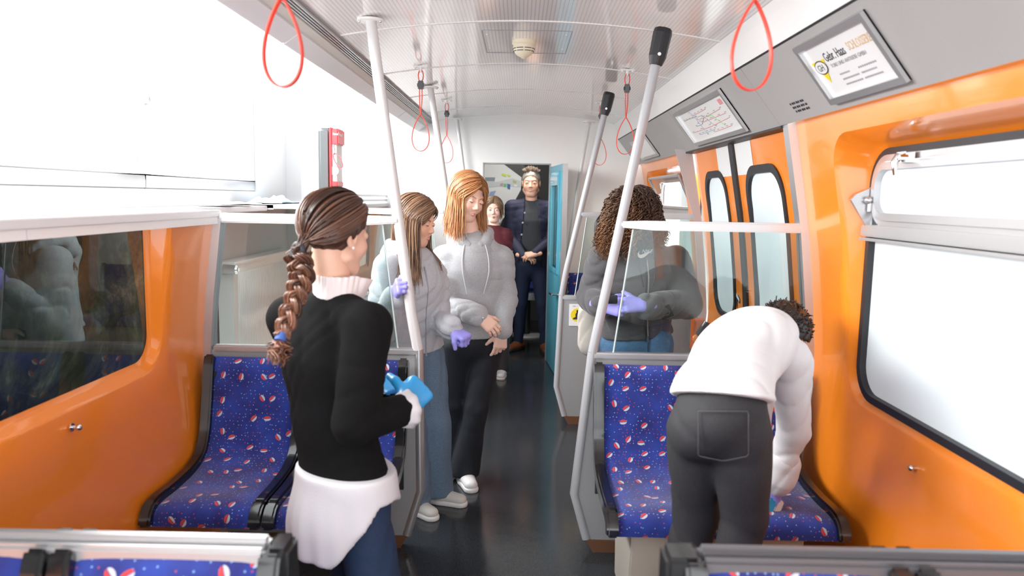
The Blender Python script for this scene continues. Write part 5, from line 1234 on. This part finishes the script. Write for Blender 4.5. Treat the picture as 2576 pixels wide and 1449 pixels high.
pcl=[C_(J['neck']+f.lat*x*.068*sx+f.fr*y-np.array([0,0,z]),J['neck']+f.lat*x2*.068*sx+f.fr*y2-np.array([0,0,z2]),.014,.014) for sx in (-1,1) for (x,y,z,x2,y2,z2) in ((0,-.06,-.045,1,-.02,-.035),(1,-.02,-.035,1,.05,.02))]
garment('jacket_collar',pcl,nv,f.t,h=.007,k=.01,fold=None)
addhand(f,V3(at(1312,643,Y=7.37)),(.9,-.3,-.15),(-.1,-.5,.85),1,curls=[(35,35,25)]*4,scale=1.08,h=.005); addhand(f,V3(at(1349,639,Y=7.36)),(-.92,-.3,-.12),(.1,-.6,.8),-1,curls=[(40,35,25)]*4,scale=1.08,h=.005)
pants(f,'jeans',DEN('deep_blue_denim',(.010,.020,.055)),rk=.012,ra=.012,fold=.004)
for a,td_ in (('R',(-.55,-.83,0)),('L',(.1,-1,0))): shoe(f,a,mat('brown_leather',(.22,.07,.025),.3,coat=.3),M['rubber'],td_,1.08,M['brown'])
finish(f)
Vc,Qc,Cc=cap(f.R,f.c,1.14,(.28,.25,.22),f.t,low=-.05,off=-.001); mesh('hair_base',Vc,Qc,M['hair'],f.t,col=Cc)
rg=np.random.default_rng(9); paths=[];rad=[];cl=[]
for i in range(700):
    x=rg.uniform(-1,1)*1.0; y=rg.uniform(-.6,.95); d=np.array([x,y,1.05]); p=skull(d[None],.0)[0]; g_=d/np.linalg.norm(d)+np.array([.3*rg.normal(),.35+.4*rg.normal(),.25]); L=.014+.012*rg.random()*(y>0)
    paths.append((np.array([p+g_*L*t+np.array([0,-.01*t*t,0]) for t in np.linspace(0,1,5)])*1.14)@f.R.T+f.c); rad.append(.0026); cl.append(np.array([.26,.20,.15])*(.5+rg.random()) if y>-.1 else np.array([.35,.33,.31])*(.7+.4*rg.random()))
strands('hair',paths,rad,cl,M['hair'],f.t)
# ---------------------------------------------------------------- 5 small girl in the background
J,fw,rt=standing(A(1243,720,6.5),A(1243,573,6.5),175,[(-.26,6.45),(-.13,6.45)],.145,.92,head=A(1241,529,6.5),elR=A(1200,640,6.5),wrR=A(1205,690,6.45),elL=A(1284,645,6.5),wrL=A(1262,690,6.4))
J['shL']=A(1272,592,6.5);J['elL']=A(1272,645,6.5)
f=figure('young girl in a dark red top whose pale face shows behind the red-blonde girl',J,(.05,-1,0),(0,0,1),.9,skin=(.86,.58,.48),eyes='open',brow=(.30,.2,.13),lips=(.62,.16,.14),h=.004)
top(f,'dark_red_top',mat('maroon_knit',(.10,.012,.02),.8),bag=.012,hem=A(1240,730,6.5)); pants(f,'trousers',M['charcoal'])
for a in 'RL': shoe(f,a,snk,M['white'],(0,-1,0),.88)
addhand(f,J['wrR'],(0,0,-1),(-1,0,0),1,scale=.88,h=.006); addhand(f,J['wrL'],(0,0,-1),(1,0,0),-1,scale=.88,h=.006); finish(f)
Vc,Qc,Cc=cap(f.R,f.c,.9,(.17,.10,.06),f.t,low=-.07,off=.003); mesh('hair_base',Vc,Qc,M['hair'],f.t,col=Cc)
longhair(f.R,f.c,.9,f.t,.07,[(.24,.15,.09),(.32,.2,.12)],f.topfn,n=400,seed=8,front=68,r=.0028)
# ---------------------------------------------------------------- 6 curly-haired person
J,fw,rt=standing(A(1602,850,3.95),A(1600,618,3.92),190,[(.58,3.98),(.74,4.0)],.185,1.02,head=A(1588,541,3.83),
  shR=A(1520,655,3.88),shL=A(1698,655,3.98),elR=A(1487,745,3.90),wrR=A(1512,772,3.68),elL=A(1728,765,3.88),wrL=A(1618,772,3.66))
f=figure('person with big curly brown hair bent over a phone, dark hoodie and violet gloves',J,(-.22,-.78,-.62),(0,-.55,.8),1.02,'f',skin=(.70,.42,.30),eyes='closed',h=.004)
dk=mat('dark_grey_fleece',(.085,.083,.09),.9,bump=.35,bscale=420,var=.1,sheen=.25)
top(f,'zip_hoodie',dk,bag=.044,hem=A(1600,845,3.92),fold=.007,seed=12,slv=.034); cuffs(f,dk,r=.05); hood(f,dk,.048); strings(f,M['rubber'],.17,.030)
zp=onsurf(f,[J['neck']*(1-t)+(J['pel']+f.fr*.02)*t for t in np.linspace(.10,.98,24)])
for dx in (-.006,.006): B().tube([tuple(p+f.lat*dx) for p in zp],.003,6).make('zipper',M['greymetal'] if dx<0 else M['rubber'],f.t)
w=V3(at(1512,768,Y=3.66)); glove(f,w,(.70,-.35,-.05),(-.45,-.85,.2),1,GLV,curls=[(45,50,35)]*4,scale=1.02)
w=V3(at(1622,768,Y=3.64)); glove(f,w,(-.98,-.15,.03),(.05,-.75,.6),-1,GLV,curls=[(12,18,15)]*4,scale=1.05,thumb=(.6,.8,.1),tcurl=5,spread=3)
ph=empty('phone',at(1545,752,Y=3.6),'black phone between the violet gloves of the curly-haired person','phone'); p=V3(at(1540,748,Y=3.60)); B().box((p[0]-.055,p[1]-.012,p[2]-.03),(p[0]+.025,p[1]+.004,p[2]+.012)).make('phone_case',M['black'],ph,bev=.003)
pants(f,'jeans',DEN('mid_blue_denim',(.085,.19,.34)),rk=.03,ra=.03,fold=.005,hipr=.02)
fly=B(); fly.tube([tuple(J['pel']+f.fr*.135+np.array([0,0,z])) for z in (.04,-.02,-.07)],.005,6); fly.make('fly_seam',DEN('seam_denim',(.05,.11,.2)),f.t)
for a in 'RL': shoe(f,a,snk,M['white'],(0,-1,0),1.)
# swoosh mark with lettering on the chest
c0=onsurf(f,[V3(at(1634,641,Y=3.75))],.010)[0]; 
sw=[(-.036,-.012),(-.040,-.002),(-.034,.012),(-.028,.018),(-.032,.006),(-.028,-.002),(-.020,-.003),(-.008,.002),(.040,.020),(.000,-.014),(-.016,-.020),(-.028,-.019)]
polyplate(sw,c0+np.array([0,-.004,-.004]),(-f.lat),(0,0,1),M['white'],f.t,'chest_swoosh',.001); text('NIKE',.026,c0+np.array([0,-.005,.002])+f.lat*.018,(-f.lat),(0,0,1),M['white'],f.t,shear=.35)
# sleeve badge
bp=V3(at(1668,797,Y=3.60)); bd=B(); bx=(J['elL']-J['wrL']);bx/=np.linalg.norm(bx)
q0=None; e=J['elL'];w_=J['wrL']; mid=e*.45+w_*.55+np.array([0,-.070,-.022]); Rb=frame(np.array([.0,-.85,-.35]),np.array([-.45,.1,1]))
v=[mid+Rb@np.array([x,y,z]) for y in (-.004,.004) for x,z in ((-.030,-.034),(.030,-.034),(.030,.034),(-.030,.034))]
B().add([tuple(p) for p in v],[(0,1,2,3),(7,6,5,4),(0,4,5,1),(1,5,6,2),(2,6,7,3),(3,7,4,0)]).make('sleeve_badge',M['rubber'],f.t)
ringp=[tuple(mid+Rb@np.array([.017*math.cos(a),.006,.017*math.sin(a)])) for a in np.linspace(0,2*math.pi,20)]; B().tube(ringp,.0015,5).make('badge_ring',mat('badge_olive',(.16,.17,.05),.6),f.t)
for a in (0,1.57): B().tube([tuple(mid+Rb@np.array([.016*math.cos(a),.006,.016*math.sin(a)])),tuple(mid-Rb@np.array([.016*math.cos(a),-.006,.016*math.sin(a)]))],.0012,5).make('badge_cross',mat('badge_olive',(.16,.17,.05),.6),f.t)
# brown strap and white tote
sp_=onsurf(f,[V3(at(1652,y,Y=3.85)) for y in np.linspace(585,700,14)],.007)
bag=empty('tote_bag',at(1475,810,Y=4.0),'white canvas tote hanging at the right hip of the curly-haired person','bag')
B().ribbon([tuple(p) for p in sp_],tuple(f.lat),.040,.005).make('brown_strap',mat('brown_strap',(.13,.045,.025),.5),f.t)
c0=V3(at(1482,815,Y=4.02)); 
garment('bag_body',[C_(c0+np.array([-.0,0,.05]),c0+np.array([.01,0,-.10]),.065,.075,(np.array([.3,-.95,0]),1.6))],mat('canvas',(.75,.70,.63),.85,bump=.3,bscale=300),bag,h=.008,fold=(.005,25,(1,0,0),2))
B().ribbon([tuple(c0+np.array([x,-.03,z])) for x,z in ((-.03,.10),(-.02,.18),(.0,.26),(.05,.42))],(0,1,0),.025,.004).make('handle',mat('canvas_strap',(.72,.67,.6),.85),bag)
finish(f)
Vc,Qc,Cc=cap(f.R,f.c,1.02,(.05,.025,.015),f.t,low=-.07,off=.006); mesh('hair_base',Vc,Qc,M['hair'],f.t,col=Cc)
rg=np.random.default_rng(21); paths=[];rad=[];cl=[]; R,c=f.R,f.c; top_=np.array([0,0,1.])@R  # world up in head space
for i in range(2600):
    d=rg.normal(size=3); d/=np.linalg.norm(d)
    if d@top_<-.30 : continue
    if d[1]>.50 and d[2]<.50 and abs(d[0])<.42 and rg.random()<.9: continue
    n=44; t=np.linspace(0,1,n); hor=d-top_*(d@top_)+rg.normal(size=3)*.08; hor-=top_*(hor@top_); hor/=np.linalg.norm(hor); tg=hor-.25*top_
    if hor[1]>.55 and rg.random()<.75: hor=hor+np.array([.7*np.sign(hor[0]),0,0]); hor/=np.linalg.norm(hor); tg=hor-.25*top_
    m_=20; lay=.35+.65*rg.random(); a=skull(slerp(d,tg,np.linspace(0,1,m_)),.0)
    a=a+(a-SK0)/np.linalg.norm(a-SK0,axis=1)[:,None]*(.010+.060*lay*np.linspace(0,1,m_)**.6)[:,None]; a=(a*1.02)@R.T+c; hn=hor@R.T; hn[2]=0; hn/=np.linalg.norm(hn)
    L=(.10+.075*rg.random())*(1.25 if hn[0]<0 else .8); k=n-m_; tt=np.linspace(0,1,k+1)[1:]
    path=np.r_[a,a[-1]+np.outer(tt,[0,0,-1])*L+np.outer(np.sin(tt*2)*.015,hn)+np.outer(tt,rg.normal(size=3)*.014)]
    for _ in range(3): path[1:-1]=(path[:-2]+path[2:]+2*path[1:-1])/4
    sl=np.r_[0,np.cumsum(np.linalg.norm(np.diff(path,axis=0),axis=1))]; tn=np.array([hn[1],-hn[0],0]); fq=2*math.pi/(.030*rg.uniform(.75,1.6)); ph_=rg.uniform(0,6.28); am=.0085*np.minimum(1,t*7+.25)*(.5+.9*rg.random())
    path=path+np.outer(np.sin(sl*fq+ph_)*am,tn)+np.outer(np.cos(sl*fq+ph_)*am,hn)+np.outer(np.sin(sl*fq*.37+ph_)*am*.8,[0,0,1])
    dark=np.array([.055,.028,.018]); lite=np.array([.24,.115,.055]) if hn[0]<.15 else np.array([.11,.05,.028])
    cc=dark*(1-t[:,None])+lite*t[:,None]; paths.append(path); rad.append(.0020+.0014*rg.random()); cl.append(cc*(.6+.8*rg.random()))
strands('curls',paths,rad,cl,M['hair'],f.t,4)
# ---------------------------------------------------------------- 7 black-haired person behind
J,fw,rt=standing(A(1545,850,4.62),A(1545,640,4.6),10,[(.50,4.6),(.66,4.6)],.16,.95,head=A(1534,585,4.6),elR=A(1610,750,4.6),wrR=A(1605,800,4.6),elL=A(1500,750,4.6),wrL=A(1505,800,4.55))
J['shL']=A(1515,680,4.6);J['elL']=A(1525,760,4.6);J['wrL']=A(1530,820,4.55)
f=figure('person with long straight black hair almost hidden behind the curly-haired person',J,(.2,1,0),(0,0,1),.95,skin=(.7,.42,.3),eyes='closed',h=.006)
top(f,'black_top',blk,bag=.01,hem=A(1540,850,4.6)); pants(f,'dark_trousers',M['charcoal'])
for a in 'RL': shoe(f,a,M['rubber'],M['rubber'],(0,1,0),.9)
addhand(f,J['wrR'],(0,0,-1),(1,0,0),1,scale=.9,h=.006); addhand(f,J['wrL'],(0,0,-1),(-1,0,0),-1,scale=.9,h=.006); finish(f)
Vc,Qc,Cc=cap(f.R,f.c,.95,(.012,.012,.015),f.t,low=-.07,off=.006); mesh('hair_base',Vc,Qc,M['hair'],f.t,col=Cc)
longhair(f.R,f.c,.95,f.t,.36,[(.012,.012,.016),(.02,.02,.026),(.03,.03,.04)],f.topfn,n=520,seed=11,front=60,flare=.05)
# ---------------------------------------------------------------- 8 boy bending over the bench
J=dict(pel=A(1808,1050,2.20),waist=A(1815,965,2.27),chest=A(1868,885,2.46),neck=A(1958,865,2.66),head=A(1968,850,2.79),
 shR=A(1992,905,2.50),shL=A(1925,900,2.80),elR=A(1996,1085,2.56),wrR=A(1950,1225,2.62),elL=A(1900,1060,2.75),wrL=A(1880,1190,2.72),
 hipR=A(1862,1090,2.14),hipL=A(1752,1090,2.24),knR=A(1872,1300,2.16),knL=A(1752,1290,2.28),anR=(.60,2.12,.085),anL=(.50,2.27,.085))
J['pel']=(V3(J['hipR'])+V3(J['hipL']))/2+np.array([0,0,.05])
f=figure('boy in a white sweatshirt and black jeans bending over to wipe the right bench',J,(.55,.35,-.75),(.45,.45,.75),1.0,'m',skin=(.62,.34,.22),eyes='closed',h=.005)
wh=mat('white_fleece',(.66,.645,.66),.85,bump=.25,bscale=380,sheen=.15)
hemp=V3(A(1805,1000,2.2)); hd2=-(V3(J['chest'])-V3(J['pel'])); hd2/=np.linalg.norm(hd2); hd2=hd2*.45+np.array([.06,0,-.9]); hd2/=np.linalg.norm(hd2)
top(f,'sweatshirt',wh,bag=.028,hem=hemp,hemdir=hd2,fold=.004,seed=15,slv=.010,k=.05)
e,w_=f.J['elR'],f.J['wrR']; ax=(w_-e)/np.linalg.norm(w_-e)
garment('gathered_cuff',[C_(lerp(e,w_,.55),lerp(e,w_,.82),.058,.058),C_(lerp(e,w_,.82),lerp(e,w_,.90),.050,.036)],wh,f.t,h=.006,fold=(.006,60,tuple(np.cross(ax,[0,1,0])),7))
hd3=V3(at(1955,1285,Y=2.66))-w_; addhand(f,w_,hd3,(.9,-.35,.1),1,curls=[(30,40,30)]*4,scale=1.0,h=.006)
glove(f,w_+hd3/np.linalg.norm(hd3)*.0,hd3,(.9,-.35,.1),1,GLV,curls=[(38,45,35)]*4,scale=1.05)
B().tube([tuple(w_-ax*.012),tuple(w_+ax*.03)],[.037,.031],20,cap=False).make('glove_rim',GLV,f.t)
addhand(f,J['wrL'],(0,.2,-1),(-.9,0,.1),-1,curls=[(40,40,30)]*4,h=.006)
sp0=at(1938,1285,Y=2.62); spg=empty('sponge',sp0,'blue and white sponge in the violet glove of the bending boy','sponge')
Rb=frame(np.array([-.3,.0,-.9]),np.array([.2,-1,.1]))
for nm,zz,m_ in (('blue_scouring_layer',(.0,.035),mat('sponge_blue',(.03,.35,.6),.8)),('pale_foam_layer',(-.028,.0),mat('sponge_foam',(.78,.66,.58),.9,bump=.6,bscale=250))):
    v=[tuple(V3(sp0)+Rb@np.array([x,y,z])) for z in (-.02,.02) for x,y in ((zz[0],-.05),(zz[1],-.05),(zz[1],.05),(zz[0],.05))]
    B().add(v,[(0,3,2,1),(4,5,6,7),(0,1,5,4),(1,2,6,5),(2,3,7,6),(3,0,4,7)]).make(nm,m_,spg,bev=.004)
bj=DEN('washed_black_denim',(.022,.022,.026)); pants(f,'black_jeans',bj,rk=.016,ra=.034,fold=.0045,hipr=.002,up=1.0)
# back pocket outlines on the jeans
def pocket(cx,cy,Yb,wd,hg):
    pf=fields([C_(f.J['hipR'],f.J['knR'],.0965*1.0+.002,.085),C_(f.J['pel'],lerp(f.J['pel'],f.J['waist'],.45),.165,.145,(f.fr,1.4))],.02)
    P=[]
    for u in np.linspace(0,1,50):
        if u<.25: x,y=-wd+8*wd*u,0
        elif u<.5: x,y=wd,hg*(u-.25)*4*.9
        elif u<.75: x,y=wd-(u-.5)*8*wd,hg*(.9+.1*(1-abs(u-.625)*8))
        else: x,y=-wd,hg*.9*(1-(u-.75)*4)
        P.append(V3(at(cx+x,cy+y,Y=Yb)))
    P=np.array(P); ry=P-np.array([0,0,EYE]); ry/=np.linalg.norm(ry,axis=1)[:,None]
    for _ in range(40): d=pf(P)-.003; P=P+ry*np.clip(d,-.02,.02)[:,None]*.8
    B().tube([tuple(p) for p in P],.0022,5).make('back_pocket_seam',mat('seam_black',(.055,.055,.06),.8),f.t)
pocket(1820,1035,1.9,63,125)
for a in 'RL': shoe(f,a,M['rubber'],M['white'],(.5,.85,0),1.05)
finish(f)
Vc,Qc,Cc=cap(f.R,f.c,1.,(.016,.011,.009),f.t,low=-.075,off=.012,rag=.01); mesh('hair',Vc,Qc,M['hair'],f.t,col=Cc)
rg=np.random.default_rng(31); paths=[];rad=[];cl=[]
for i in range(1100):
    d=rg.normal(size=3); d/=np.linalg.norm(d)
    if d[2]<-.5 or (d[1]>.55 and d[2]<.55) or (d[2]<-.1 and d[1]>-.1): continue
    p=skull(d[None],.010)[0]; q=rg.normal(size=3)*.010; paths.append((np.array([p+d*.006*math.sin(t*2.2)+q*.6*t for t in np.linspace(0,1,5)]))@f.R.T+f.c); rad.append(.0024); cl.append(np.array([.022,.014,.010])*(.5+1.3*rg.random()))
strands('curly_tufts',paths,rad,cl,M['hair'],f.t)
